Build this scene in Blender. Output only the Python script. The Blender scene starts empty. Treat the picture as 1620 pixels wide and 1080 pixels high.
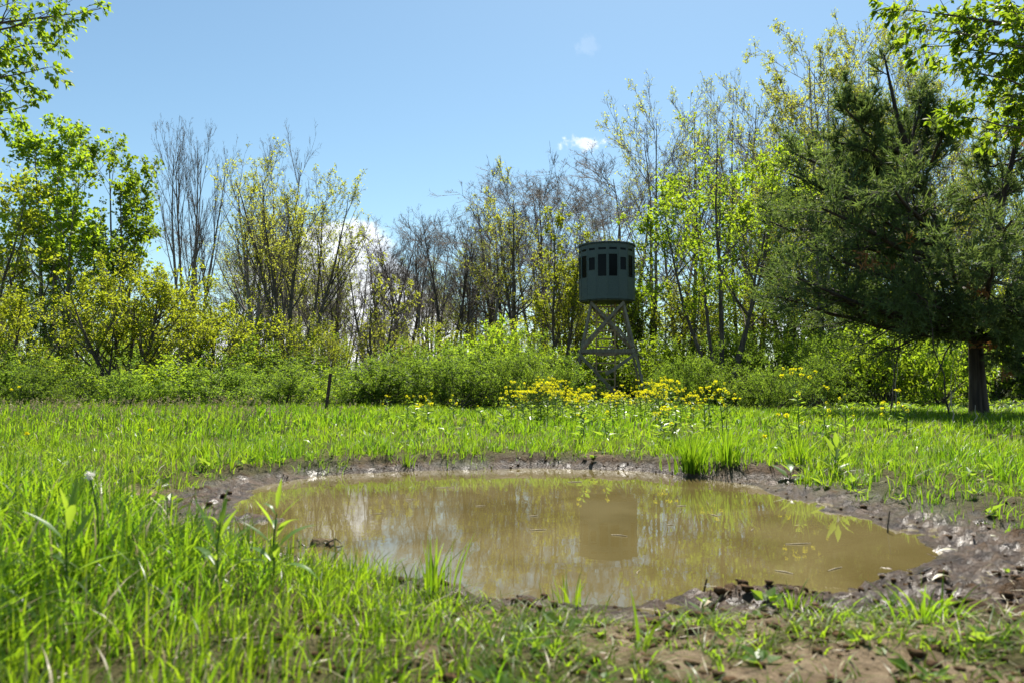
import bpy, math, random
import numpy as np
from mathutils import Vector, Matrix

S = bpy.context.scene
COL = S.collection
R = math.radians

# ------------------------------------------------------------------ camera, sky, sun, exposure
FPX = 1170.0                 # focal length in pixels of a 1620 wide picture
EYE = 0.62                   # eye height over the water (z = 0)
TILT = math.atan(60.0 / FPX)
cam_d = bpy.data.cameras.new('camera')
cam_d.sensor_width = 36.0
cam_d.lens = 36.0 * FPX / 1620.0
cam_d.clip_start = 0.05
cam_d.clip_end = 3000.0
cam_d.dof.use_dof = True
cam_d.dof.focus_distance = 11.0
cam_d.dof.aperture_fstop = 4.6
cam = bpy.data.objects.new('camera', cam_d)
cam.location = (0, 0, EYE)
cam.rotation_euler = (math.pi / 2 + TILT, 0, 0)
COL.objects.link(cam)
S.camera = cam

SUN_EL, SUN_AZ = R(58), R(16)      # azimuth from +Y towards +X
sun_vec = Vector((math.sin(SUN_AZ) * math.cos(SUN_EL), math.cos(SUN_AZ) * math.cos(SUN_EL), math.sin(SUN_EL)))
sun_d = bpy.data.lights.new('sun', 'SUN')
sun_d.energy = 5.0
sun_d.angle = R(0.53)
sun_d.color = (1.0, 0.95, 0.86)
sun = bpy.data.objects.new('sun', sun_d)
sun.rotation_euler = sun_vec.to_track_quat('Z', 'Y').to_euler()
sun.location = sun_vec * 60
COL.objects.link(sun)

SKY_STRENGTH = 0.076
S.view_settings.view_transform = 'Standard'
S.view_settings.look = 'None'
S.view_settings.gamma = 1.0
S.view_settings.use_curve_mapping = False
S.view_settings.exposure = 0.98
S.render.engine = 'CYCLES'
S.cycles.max_bounces = 8
S.cycles.diffuse_bounces = 3
S.cycles.glossy_bounces = 3
S.cycles.transmission_bounces = 5
S.cycles.transparent_max_bounces = 6
S.cycles.use_denoising = True


class NT:
    """small helper round a node tree"""
    def __init__(self, nt):
        self.nt = nt
        nt.nodes.clear()

    def n(self, t, **kw):
        nd = self.nt.nodes.new(t)
        for k, v in kw.items():
            if k.startswith('i_'):
                key = k[2:]
                key = int(key) if key.isdigit() else key.replace('_', ' ')
                nd.inputs[key].default_value = v
            else:
                setattr(nd, k, v)
        return nd

    def l(self, a, b):
        self.nt.links.new(a, b)

    def math(self, op, a, b=None, c=None, clamp=False):
        nd = self.n('ShaderNodeMath', operation=op)
        nd.use_clamp = clamp
        for i, v in enumerate((a, b, c)):
            if v is None:
                continue
            if isinstance(v, (int, float)):
                nd.inputs[i].default_value = v
            else:
                self.l(v, nd.inputs[i])
        return nd.outputs[0]

    def mix(self, f, a, b, blend='MIX'):
        nd = self.n('ShaderNodeMix', data_type='RGBA', blend_type=blend)
        for sock, v in ((nd.inputs['Factor'], f), (nd.inputs[6], a), (nd.inputs[7], b)):
            if isinstance(v, (int, float)):
                sock.default_value = v
            elif isinstance(v, tuple):
                sock.default_value = v if len(v) == 4 else v + (1,)
            else:
                self.l(v, sock)
        return nd.outputs[2]

    def smooth(self, v, a, b):
        nd = self.n('ShaderNodeMapRange', interpolation_type='SMOOTHSTEP')
        nd.inputs['From Min'].default_value = a
        nd.inputs['From Max'].default_value = b
        self.l(v, nd.inputs['Value'])
        return nd.outputs[0]


def build_world():
    w = bpy.data.worlds.new('World')
    S.world = w
    w.use_nodes = True
    t = NT(w.node_tree)
    sky = t.n('ShaderNodeTexSky', sky_type='NISHITA')
    sky.sun_disc = False
    sky.sun_elevation = SUN_EL
    sky.sun_rotation = SUN_AZ
    sky.altitude = 200
    sky.air_density = 1.0
    sky.dust_density = 0.5
    sky.ozone_density = 0.5
    tc = t.n('ShaderNodeTexCoord')
    sep = t.n('ShaderNodeSeparateXYZ')
    t.l(tc.outputs['Generated'], sep.inputs[0])
    mp = t.n('ShaderNodeMapping')
    mp.inputs['Scale'].default_value = (1, 1, 1.7)
    t.l(tc.outputs['Generated'], mp.inputs[0])
    nz = t.n('ShaderNodeTexNoise', i_Scale=6.5, i_Detail=9.0, i_Roughness=0.56)
    t.l(mp.outputs[0], nz.inputs['Vector'])
    nz2 = t.n('ShaderNodeTexNoise', i_Scale=2.2, i_Detail=2.0)
    t.l(mp.outputs[0], nz2.inputs['Vector'])
    az = t.math('ARCTAN2', sep.outputs[0], sep.outputs[1])

    def blob(a0, e0, ra, re):
        da = t.math('DIVIDE', t.math('SUBTRACT', az, a0), ra)
        de = t.math('DIVIDE', t.math('SUBTRACT', sep.outputs[2], e0), re)
        r2 = t.math('ADD', t.math('MULTIPLY', da, da), t.math('MULTIPLY', de, de))
        return t.math('SUBTRACT', 1.0, t.math('SQRT', r2))
    # cumulus bank low over the horizon, all the way round, with a taller heap towards -16 degrees
    low = t.math('MULTIPLY', t.math('SUBTRACT', 0.16, sep.outputs[2]), 1.5)
    heap = t.math('MULTIPLY', t.math('MAXIMUM', blob(R(-14), 0.05, R(11), 0.23), 0.0), 0.62)
    heap = t.math('ADD', heap, t.math('MULTIPLY', t.math('MAXIMUM', blob(R(-12.3), 0.12, R(5.6), 0.11), 0.0), 0.6))
    v = t.math('ADD', t.math('ADD', t.math('MULTIPLY', nz.outputs[0], 1.0), t.math('MULTIPLY', nz2.outputs[0], 0.35)),
               t.math('ADD', low, heap))
    bank = t.smooth(v, 0.86, 1.0)
    bank = t.math('MULTIPLY', bank, t.smooth(sep.outputs[2], 0.30, 0.22))
    # two small scraps of cloud
    nz3 = t.n('ShaderNodeTexNoise', i_Scale=34.0, i_Detail=5.0, i_Roughness=0.6)
    t.l(tc.outputs['Generated'], nz3.inputs['Vector'])
    s1 = t.math('ADD', blob(R(5.9), 0.3085, R(1.85), 0.0115), t.math('MULTIPLY', t.math('SUBTRACT', nz3.outputs[0], 0.5), 3.6))
    s2 = t.math('ADD', blob(R(5.6), 0.415, R(1.6), 0.012), t.math('MULTIPLY', t.math('SUBTRACT', nz3.outputs[0], 0.5), 4.5))
    wisps = t.math('MAXIMUM', t.math('MULTIPLY', t.smooth(s1, 0.1, 0.75), 0.85), t.math('MULTIPLY', t.smooth(s2, 0.2, 1.0), 0.12))
    m = t.math('MAXIMUM', t.math('MULTIPLY', bank, 0.92), wisps)
    # cloud colour: brighter thick tops, greyer thin bases
    shade = t.smooth(nz.outputs[0], 0.3, 0.62)
    cc = t.mix(shade, (6.4, 7.0, 7.8), (10.5, 10.6, 10.8))
    c = t.mix(m, t.mix(1.0, sky.outputs[0], (0.90, 1.06, 1.02), 'MULTIPLY'), cc)
    bg = t.n('ShaderNodeBackground')
    bg.inputs['Strength'].default_value = SKY_STRENGTH
    t.l(c, bg.inputs['Color'])
    out = t.n('ShaderNodeOutputWorld')
    t.l(bg.outputs[0], out.inputs[0])


build_world()

# ------------------------------------------------------------------ small tools


def ray(px, py):
    u, w = (px - 810.0) / FPX, (540.0 - py) / FPX
    return np.array((u, math.cos(TILT) - w * math.sin(TILT), math.sin(TILT) + w * math.cos(TILT)))


def at(px, py, d):
    """world point seen at a pixel of the photograph, at distance d along +Y"""
    r = ray(px, py)
    p = r * (d / r[1])
    return np.array((p[0], p[1], p[2] + EYE))


def on_z(px, py, z):
    r = ray(px, py)
    t = (z - EYE) / r[2]
    return np.array((r[0] * t, r[1] * t))


def hash2(ix, iy, seed):
    h = (ix.astype(np.int64) * 374761393 + iy.astype(np.int64) * 668265263 + seed * 974711) & 0xFFFFFFFF
    h = ((h ^ (h >> 13)) * 1274126177) & 0xFFFFFFFF
    h = h ^ (h >> 16)
    return (h & 0xFFFFFF) / float(0xFFFFFF)


def vnoise(x, y, seed=0):
    xi, yi = np.floor(x), np.floor(y)
    fx, fy = x - xi, y - yi
    fx, fy = fx * fx * (3 - 2 * fx), fy * fy * (3 - 2 * fy)
    xi, yi = xi.astype(np.int64), yi.astype(np.int64)
    a, b = hash2(xi, yi, seed), hash2(xi + 1, yi, seed)
    c, d = hash2(xi, yi + 1, seed), hash2(xi + 1, yi + 1, seed)
    return (a + (b - a) * fx) * (1 - fy) + (c + (d - c) * fx) * fy


def fbm(x, y, seed=0, octv=4, gain=0.5):
    v, a, s = 0.0, 1.0, 0.0
    for k in range(octv):
        v = v + a * vnoise(x * 2 ** k + 17.3 * k, y * 2 ** k - 9.1 * k, seed + k)
        s += a
        a *= gain
    return v / s


def sstep(v, a, b):
    t = np.clip((v - a) / (b - a), 0, 1)
    return t * t * (3 - 2 * t)


def nrm(v):
    return v / np.maximum(np.linalg.norm(v, axis=-1, keepdims=True), 1e-9)


class MB:
    """collects numpy pieces and links them as ONE mesh object"""
    def __init__(self):
        self.v, self.f, self.t, self.n = [], [], [], 0

    def add(self, v, faces, mat=0, tint=None):
        v = np.asarray(v, dtype=np.float32).reshape(-1, 3)
        for f in (faces if isinstance(faces, list) else [faces]):
            self.f.append((np.asarray(f, dtype=np.int64) + self.n, mat))
        self.v.append(v)
        self.t.append(np.full(len(v), 0.5, np.float32) if tint is None else np.broadcast_to(np.asarray(tint, np.float32), (len(v),)).copy())
        self.n += len(v)
        return self

    def mesh(self, name, mats, smooth=True):
        me = bpy.data.meshes.new(name)
        v = np.concatenate(self.v)
        me.vertices.add(len(v))
        me.vertices.foreach_set('co', v.ravel())
        li = np.concatenate([f.ravel() for f, _ in self.f]).astype(np.int32)
        tot = np.concatenate([np.full(len(f), f.shape[1], np.int32) for f, _ in self.f])
        mi = np.concatenate([np.full(len(f), m, np.int32) for f, m in self.f])
        me.loops.add(len(li))
        me.loops.foreach_set('vertex_index', li)
        me.polygons.add(len(tot))
        st = np.concatenate(([0], np.cumsum(tot)[:-1])).astype(np.int32)
        me.polygons.foreach_set('loop_start', st)
        me.polygons.foreach_set('material_index', mi)
        me.polygons.foreach_set('use_smooth', np.full(len(tot), bool(smooth)))
        at_ = me.attributes.new('tint', 'FLOAT', 'POINT')
        at_.data.foreach_set('value', np.concatenate(self.t))
        for m in (mats if isinstance(mats, (list, tuple)) else [mats]):
            me.materials.append(m)
        me.update(calc_edges=True)
        me.validate()
        return me

    def build(self, name, mats, parent=None, smooth=True):
        return link(name, self.mesh(name, mats, smooth), parent)


def link(name, me, parent=None, loc=None, mw=None):
    o = bpy.data.objects.new(name, me)
    COL.objects.link(o)
    if parent is not None:
        o.parent = parent
    if mw is not None:
        o.matrix_local = mw
    elif loc is not None:
        o.location = loc
    return o


def thing(name, label, cat, loc=(0, 0, 0), rz=0.0, group=None):
    o = bpy.data.objects.new(name, None)
    o.empty_display_size = 0.2
    COL.objects.link(o)
    o.location = tuple(float(c) for c in loc)
    o.rotation_euler = (0, 0, rz)
    return tag(o, label, cat, group)


def tag(o, label, cat, group=None):
    o['label'], o['category'] = label, cat
    if group:
        o['group'] = group
    return o


def copy_thing(src, label, loc, rz=0.0, scale=(1, 1, 1), group=None):
    r = src.copy()
    COL.objects.link(r)
    r.location = tuple(float(c) for c in loc)
    r.rotation_euler = (0, 0, rz)
    r.scale = scale
    r['label'] = label
    if group:
        r['group'] = group
    for ch in list(src.children):
        c = ch.copy()
        COL.objects.link(c)
        c.parent = r
        for g in ch.children:
            d = g.copy()
            COL.objects.link(d)
            d.parent = c
    return r


def box_v(c, sx, sy, sz):
    c = np.asarray(c, float)
    s = np.array([[-1, -1, -1], [1, -1, -1], [1, 1, -1], [-1, 1, -1], [-1, -1, 1], [1, -1, 1], [1, 1, 1], [-1, 1, 1]], float)
    return c + s * np.array((sx, sy, sz)) / 2


BOXF = np.array([[0, 3, 2, 1], [4, 5, 6, 7], [0, 1, 5, 4], [1, 2, 6, 5], [2, 3, 7, 6], [3, 0, 4, 7]])


def beam(a, b, w, h, up=(0, 0, 1)):
    """a squared timber from a to b (verts)"""
    a, b = np.asarray(a, float), np.asarray(b, float)
    t = nrm(b - a)
    u = np.cross(t, np.asarray(up, float))
    u = nrm(u) if np.linalg.norm(u) > 1e-4 else np.array((1.0, 0, 0))
    v = np.cross(u, t)
    c = [(-1, -1), (1, -1), (1, 1), (-1, 1)]
    return np.array([a + u * x * w / 2 + v * y * h / 2 for x, y in c] + [b + u * x * w / 2 + v * y * h / 2 for x, y in c])


def tubes(pts, rad, sides):
    """pts (B,n,3), rad (B,n) -> verts, quads"""
    B, n, _ = pts.shape
    T = np.empty_like(pts)
    T[:, 1:-1] = pts[:, 2:] - pts[:, :-2]
    T[:, 0] = pts[:, 1] - pts[:, 0]
    T[:, -1] = pts[:, -1] - pts[:, -2]
    T = nrm(T)
    ref = np.where(np.abs(T[:, :1, 2:3]) < 0.8, np.array((0, 0, 1.0)), np.array((1.0, 0, 0)))
    ref = np.broadcast_to(ref, T.shape)
    U = nrm(ref - T * (ref * T).sum(-1, keepdims=True))
    V = np.cross(T, U)
    a = np.arange(sides) * 2 * math.pi / sides
    ring = (U[:, :, None] * np.cos(a)[None, None, :, None] + V[:, :, None] * np.sin(a)[None, None, :, None])
    v = pts[:, :, None] + ring * rad[:, :, None, None]
    idx = np.arange(B * n * sides).reshape(B, n, sides)
    q = np.stack((idx[:, :-1], np.roll(idx, -1, 2)[:, :-1], np.roll(idx, -1, 2)[:, 1:], idx[:, 1:]), -1)
    return v.reshape(-1, 3), q.reshape(-1, 4)


def leaves(P, A, N, L, W, fold=0.15):
    """kite leaves: base P, axis A, normal N, length L, width W -> verts (4 each), quads"""
    P, A, N = np.asarray(P), nrm(A), nrm(N)
    side = nrm(np.cross(A, N))
    N = np.cross(side, A)
    L, W = L[:, None], W[:, None]
    m = P + A * L * 0.45
    v = np.stack((P, m + side * W / 2 + N * W * fold, P + A * L - N * L * 0.08, m - side * W / 2 + N * W * fold), 1)
    k = np.arange(len(P))[:, None] * 4
    return v.reshape(-1, 3), k + np.array([[0, 1, 2, 3]])


def path(rng, start, d, L, n, wander, up):
    pts = [start]
    d = nrm(d)
    p = start
    for k in range(n):
        d = nrm(d + rng.normal(0, 1, d.shape) * wander + np.array((0, 0, 1.0)) * up)
        p = p + d * (L / n)[:, None]
        pts.append(p)
    return np.stack(pts, 1)


def spawn(rng, pts, rad, L, cnt, t0, t1, ang, ang_sd, ratio, tip, rr, rmin):
    """children of every branch: starts, directions, lengths, radii"""
    B, n, _ = pts.shape
    cnt = np.maximum(0, np.round(cnt * np.ones(B) * rng.uniform(0.75, 1.25, B))).astype(int)
    i = np.repeat(np.arange(B), cnt)
    M = len(i)
    t = t0 + (t1 - t0) * rng.random(M)
    f = t * (n - 1)
    k = np.minimum(f.astype(int), n - 2)
    w = (f - k)[:, None]
    p = pts[i, k] * (1 - w) + pts[i, k + 1] * w
    d = nrm(pts[i, k + 1] - pts[i, k])
    r = rad[i, k] * (1 - w[:, 0]) + rad[i, k + 1] * w[:, 0]
    q = rng.normal(0, 1, (M, 3))
    q = nrm(q - d * (q * d).sum(1, keepdims=True))
    a = np.radians(rng.normal(ang, ang_sd, M))[:, None]
    d2 = d * np.cos(a) + q * np.sin(a)
    L2 = L[i] * ratio * (1 - (1 - tip) * t) * rng.uniform(0.65, 1.25, M)
    r2 = np.maximum(r * rr * rng.uniform(0.8, 1.1, M), rmin)
    return p, d2, L2, r2


def taper(r, n, end):
    return r[:, None] * (1 - (1 - end) * np.linspace(0, 1, n)[None, :])


# ------------------------------------------------------------------ materials


def new_mat(name):
    m = bpy.data.materials.new(name)
    m.use_nodes = True
    return m, NT(m.node_tree)


def leaf_mat(name, ca, cb, ta, tb, trans=0.5, rough=0.45, vary=0.18, scale=0.7, spec=0.35):
    """thin leaf: reflected colour ca..cb, light passed through ta..tb, by the leaf's own tint"""
    m, t = new_mat(name)
    a = t.n('ShaderNodeAttribute', attribute_name='tint')
    oi = t.n('ShaderNodeObjectInfo')
    g = t.n('ShaderNodeNewGeometry')
    nz = t.n('ShaderNodeTexNoise', i_Scale=scale, i_Detail=2.0)
    t.l(g.outputs['Position'], nz.inputs['Vector'])
    f = t.math('ADD', t.math('MULTIPLY', a.outputs['Fac'], 0.6), t.math('MULTIPLY', nz.outputs[0], 0.4), clamp=True)
    val = t.math('ADD', 1 - vary, t.math('MULTIPLY', oi.outputs['Random'], 2 * vary))
    hsv = t.n('ShaderNodeHueSaturation')
    t.l(val, hsv.inputs['Value'])
    t.l(t.mix(f, ca, cb), hsv.inputs['Color'])
    hs2 = t.n('ShaderNodeHueSaturation')
    t.l(val, hs2.inputs['Value'])
    t.l(t.mix(f, ta, tb), hs2.inputs['Color'])
    p = t.n('ShaderNodeBsdfPrincipled', i_Roughness=rough)
    p.inputs['Specular IOR Level'].default_value = spec
    t.l(hsv.outputs[0], p.inputs['Base Color'])
    tr = t.n('ShaderNodeBsdfTranslucent')
    t.l(hs2.outputs[0], tr.inputs['Color'])
    mx = t.n('ShaderNodeMixShader', i_0=trans)
    t.l(p.outputs[0], mx.inputs[1])
    t.l(tr.outputs[0], mx.inputs[2])
    o = t.n('ShaderNodeOutputMaterial')
    t.l(mx.outputs[0], o.inputs[0])
    return m


def bark_mat(name, ca, cb, scale=9.0, stretch=0.2, bump=0.5):
    m, t = new_mat(name)
    tc = t.n('ShaderNodeTexCoord')
    mp = t.n('ShaderNodeMapping')
    mp.inputs['Scale'].default_value = (1, 1, stretch)
    t.l(tc.outputs['Object'], mp.inputs[0])
    nz = t.n('ShaderNodeTexNoise', i_Scale=scale, i_Detail=6.0, i_Roughness=0.65)
    t.l(mp.outputs[0], nz.inputs['Vector'])
    n2 = t.n('ShaderNodeTexNoise', i_Scale=0.9, i_Detail=2.0)
    t.l(tc.outputs['Object'], n2.inputs['Vector'])
    f = t.smooth(t.math('ADD', t.math('MULTIPLY', nz.outputs[0], 0.7), t.math('MULTIPLY', n2.outputs[0], 0.3)), 0.35, 0.65)
    p = t.n('ShaderNodeBsdfPrincipled', i_Roughness=0.85)
    t.l(t.mix(f, ca, cb), p.inputs['Base Color'])
    b = t.n('ShaderNodeBump', i_Strength=bump, i_Distance=0.02)
    t.l(nz.outputs[0], b.inputs['Height'])
    t.l(b.outputs[0], p.inputs['Normal'])
    o = t.n('ShaderNodeOutputMaterial')
    t.l(p.outputs[0], o.inputs[0])
    return m


def plain_mat(name, ca, cb=None, rough=0.6, scale=20.0, bump=0.0, metal=0.0, spec=0.5):
    m, t = new_mat(name)
    tc = t.n('ShaderNodeTexCoord')
    nz = t.n('ShaderNodeTexNoise', i_Scale=scale, i_Detail=4.0)
    t.l(tc.outputs['Object'], nz.inputs['Vector'])
    p = t.n('ShaderNodeBsdfPrincipled', i_Roughness=rough, i_Metallic=metal)
    p.inputs['Specular IOR Level'].default_value = spec
    t.l(t.mix(t.smooth(nz.outputs[0], 0.3, 0.7), ca, cb or ca), p.inputs['Base Color'])
    if bump:
        b = t.n('ShaderNodeBump', i_Strength=bump, i_Distance=0.01)
        t.l(nz.outputs[0], b.inputs['Height'])
        t.l(b.outputs[0], p.inputs['Normal'])
    o = t.n('ShaderNodeOutputMaterial')
    t.l(p.outputs[0], o.inputs[0])
    return m


M = {}
M['grass'] = leaf_mat('grass_blade', (0.045, 0.095, 0.008), (0.10, 0.145, 0.014), (0.18, 0.42, 0.010), (0.46, 0.61, 0.022), trans=0.54, rough=0.42, vary=0.0, scale=0.8, spec=0.2)
M['grass_cool'] = leaf_mat('grass_blade_cool', (0.028, 0.075, 0.010), (0.06, 0.11, 0.016), (0.15, 0.37, 0.012), (0.32, 0.54, 0.02), trans=0.5, rough=0.36, vary=0.0, scale=0.8, spec=0.4)
M['dry_grass'] = leaf_mat('dry_grass', (0.30, 0.25, 0.14), (0.42, 0.36, 0.22), (0.3, 0.25, 0.12), (0.45, 0.38, 0.2), trans=0.35, vary=0.0)
M['leaf_bright'] = leaf_mat('leaf_bright_green', (0.06, 0.12, 0.015), (0.11, 0.17, 0.02), (0.26, 0.44, 0.015), (0.52, 0.64, 0.03), trans=0.58, spec=0.25)
M['leaf_yellow'] = leaf_mat('leaf_yellow_green', (0.09, 0.13, 0.018), (0.13, 0.17, 0.022), (0.42, 0.52, 0.02), (0.66, 0.70, 0.035), trans=0.58, spec=0.2)
M['leaf_bud'] = leaf_mat('leaf_opening_bud', (0.12, 0.14, 0.03), (0.16, 0.17, 0.04), (0.50, 0.56, 0.05), (0.68, 0.70, 0.07), trans=0.55, spec=0.15)
M['leaf_shrub'] = leaf_mat('leaf_shrub', (0.042, 0.085, 0.016), (0.10, 0.15, 0.028), (0.15, 0.30, 0.022), (0.44, 0.58, 0.045), trans=0.53, rough=0.55, vary=0.2, scale=1.1, spec=0.18)
M['leaf_weed'] = leaf_mat('leaf_weed', (0.08, 0.16, 0.03), (0.11, 0.20, 0.04), (0.3, 0.48, 0.03), (0.45, 0.6, 0.04), trans=0.5, rough=0.35)
M['cedar'] = leaf_mat('cedar_spray', (0.046, 0.080, 0.035), (0.106, 0.143, 0.060), (0.09, 0.17, 0.035), (0.29, 0.37, 0.065), trans=0.40, rough=0.6, scale=1.4, spec=0.2)
M['cedar_dead'] = leaf_mat('cedar_dead_spray', (0.22, 0.10, 0.035), (0.30, 0.15, 0.05), (0.3, 0.13, 0.03), (0.4, 0.2, 0.05), trans=0.3)
M['bark_grey'] = bark_mat('bark_grey', (0.12, 0.10, 0.085), (0.25, 0.22, 0.185))
M['bark_dark'] = bark_mat('bark_dark', (0.05, 0.04, 0.032), (0.14, 0.115, 0.09))
M['bark_cedar'] = bark_mat('bark_cedar', (0.020, 0.014, 0.011), (0.075, 0.055, 0.042), scale=16, stretch=0.08, bump=0.9)
M['twig_pale'] = bark_mat('twig_pale', (0.24, 0.20, 0.16), (0.40, 0.35, 0.29))
M['petal'] = leaf_mat('petal_yellow', (0.74, 0.64, 0.008), (0.80, 0.74, 0.015), (0.88, 0.82, 0.01), (0.92, 0.88, 0.02), trans=0.6, vary=0.05)

# ------------------------------------------------------------------ the ground and the puddle
POND_PX = [(560, 748), (700, 744), (850, 741), (1000, 744), (1060, 751), (1130, 760), (1200, 768), (1232, 788), (1300, 806), (1390, 824),
           (1460, 848), (1500, 874), (1490, 897), (1420, 915), (1385, 938), (1290, 948), (1200, 948), (1100, 955), (980, 968), (860, 962), (740, 948),
           (680, 925), (560, 898), (470, 880), (390, 862), (352, 830), (368, 796), (425, 767), (490, 755)]
POND = np.array([on_z(x, y, 0.0) for x, y in POND_PX])


def pond_sd(x, y):
    """signed distance to the outline of the puddle, negative inside"""
    shp = x.shape
    P = np.stack((x.ravel(), y.ravel()), 1)
    best = np.full(len(P), 1e9)
    inside = np.zeros(len(P), bool)
    n = len(POND)
    for i in range(n):
        a, b = POND[i], POND[(i + 1) % n]
        e = b - a
        w = P - a
        t = np.clip((w @ e) / (e @ e), 0, 1)
        q = w - t[:, None] * e
        best = np.minimum(best, (q * q).sum(1))
        c = ((a[1] > P[:, 1]) != (b[1] > P[:, 1]))
        if abs(e[1]) > 1e-9:
            inside ^= c & (P[:, 0] < e[0] * (P[:, 1] - a[1]) / e[1] + a[0])
    d = np.sqrt(best)
    return np.where(inside, -d, d).reshape(shp)


rng0 = np.random.default_rng(5)
_ang = rng0.uniform(0, 2 * math.pi, 240)
BUMPS = []                                     # mud banks standing just out of the shallow water
for (px_, py_, ra_, rb_, bh_) in ((415, 822, .16, .10, .05), (1410, 930, .12, .05, .05), (1160, 948, .14, .04, .05), (1255, 958, .16, .05, .05),
                             (690, 942, .08, .04, .045)):
    q_ = on_z(px_, py_, 0.0)
    BUMPS.append((q_[0], q_[1], ra_, rb_, bh_))
PITS = []                                      # hoof prints in the mud round the water
for k in range(130):
    i = rng0.integers(len(POND))
    a, b = POND[i], POND[(i + 1) % len(POND)]
    p = a + (b - a) * rng0.random()
    out = p - np.array((0.2, 3.3))
    out = out / np.linalg.norm(out)
    wide = 0.75 if p[0] > 0.9 else 0.22
    p = p + out * rng0.uniform(-0.1, wide)
    PITS.append((p[0], p[1], rng0.uniform(0.022, 0.05), rng0.uniform(0.012, 0.034)))


def mud_width(x, y):
    far = sstep(y, 4.2, 4.8)
    right = sstep(x, 0.85, 1.6) * (1 - sstep(y, 4.3, 4.9))
    near = (1 - sstep(y, 2.2, 2.7)) * (1 - sstep(x, 0.35, 0.75))
    w = 0.03 * far + (0.17 + 0.52 * (1 - sstep(y, 2.4, 3.0))) * right + 0.0 * near + 0.20 * (1 - far) * (1 - right) * (1 - near)
    return w


def ground_z(x, y, detail=True):
    x, y = np.asarray(x, float), np.asarray(y, float)
    near = (np.abs(x) < 6) & (y > 0) & (y < 9)
    sd = np.full(x.shape, 5.0)
    if near.any():
        sd[near] = pond_sd(x[near], y[near])
    sdn = sd + (fbm(x * 2.3, y * 2.3, 3, 3) - 0.5) * 0.16
    steep = sstep(y, 4.1, 4.8) * (1 - 0.4 * sstep(x, 1.6, 2.4))
    w = (0.10 + 0.16 * fbm(x * 3, y * 3, 39, 2)) * steep + 0.75 * (1 - steep)
    bank_h = 0.085 + 0.04 * sstep(-x, 0.3, 1.5) * (1 - sstep(y, 3, 4)) + 0.02 * (1 - sstep(y, 2.2, 3.0))
    rise = bank_h * sstep(sdn, -0.03, w)
    deep = -0.16 * sstep(-sdn, 0.0, 0.8) - 0.02 * sstep(-sdn, -0.03, 0.06)
    z = np.where(sdn > 0, rise, deep) + 0.004
    away = np.hypot(x, y)
    z = z + (fbm(x * 0.35, y * 0.35, 11, 3) - 0.5) * 0.10 * sstep(sd, 0.3, 1.5)
    z = z - 0.10 * sstep(y, 7, 16)
    z = z + (fbm(x * 0.05, y * 0.05, 19, 3) - 0.5) * 1.2 * sstep(away, 40, 120)
    if detail:
        mw = mud_width(x, y)
        mud = sstep(mw + 0.25 - sd, 0.0, 0.3) * sstep(sdn, -0.35, 0.02)
        r1 = np.abs(fbm(x * 13 + .5 * fbm(x * 5, y * 5, 35, 2), y * 13, 23, 5, 0.7) - 0.5) * 2.4
        r2 = fbm(x * 34, y * 34, 29, 4, 0.7) - 0.5
        z = z + mud * (0.055 * (r1 - 0.22) * (0.30 + 0.70 * sstep(sdn, 0, 0.14)) + 0.040 * r2 * (0.4 + 0.6 * sstep(sdn, 0, .1)) + 0.035 * (fbm(x * 4, y * 4, 37, 2) - .5))
        soil = sstep(sd, 0.0, 0.4) * (1 - mud) * (1 - sstep(away, 6, 9))
        z = z + soil * ((fbm(x * 12, y * 12, 31, 5, 0.7) - 0.5) * 0.05)
        for bx, by, ra, rb, bh in BUMPS:
            z = z + (bh * 0.8 + 0.02 - np.clip(z, -0.05, 0.02)) * np.exp(-((x - bx) / ra) ** 2 - ((y - by) / rb) ** 2) * (0.35 + 0.8 * r1) * sstep(0.10 - z, 0.0, 0.08)
        for px, py, pr, pd in PITS:
            q = (np.abs(x - px) < pr * 2) & (np.abs(y - py) < pr * 2)
            if q.any():
                r = np.hypot(x[q] - px, (y[q] - py)) / pr
                z[q] += -pd * np.exp(-(r * 1.25) ** 4) + pd * 0.45 * np.exp(-((r - 1.15) / 0.28) ** 2)
    return z


def gz(x, y):
    return float(ground_z(np.array([x]), np.array([y]), False)[0])


def grass_cover(x, y):
    """0..1 how thickly grass grows here"""
    near = (np.abs(x) < 6) & (y > 0) & (y < 9)
    sd = np.full(x.shape, 5.0)
    if near.any():
        sd[near] = pond_sd(x[near], y[near])
    mw = mud_width(x, y)
    n1 = fbm(x * 3.1, y * 3.1, 41, 3)
    n2 = fbm(x * 7.0, y * 7.0, 47, 2)
    c = sstep(sd - mw + (n1 - 0.5) * 0.35, 0.0, 0.16)
    # trodden earth in front of the puddle and on its far side of the track
    bare = sstep(x, -0.55, -0.05) * (1 - sstep(y, 2.0, 2.5))
    thin = 0.34 + sstep(n2 + 0.25 * (n1 - 0.5), 0.34, 0.48) * 0.66
    c = c * (1 - bare) + bare * np.minimum(c, thin)
    rb = sstep(x, 1.2, 1.7) * (1 - sstep(y, 3.0, 3.5)) * sstep(y, 1.2, 2.0)
    c = c * (1 - rb * (1 - 0.6 * sstep(n2, 0.44, 0.58)))
    # worn patch beyond the tall clumps
    e = np.hypot((x + 1.85) / 0.75, (y - 3.62) / 0.20)
    c = c * (1 - 0.9 * (1 - sstep(e + (n2 - 0.5), 0.7, 1.2)))
    return c


def spaced(lo, hi, step_in, a, b, grow):
    core = list(np.arange(a, b, step_in))
    left, s, p = [], step_in, a
    while p > lo:
        s *= grow
        p -= s
        left.append(p)
    right, s, p = [], step_in, core[-1]
    while p < hi:
        s *= grow
        p += s
        right.append(p)
    return np.array(left[::-1] + core + right)


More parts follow.
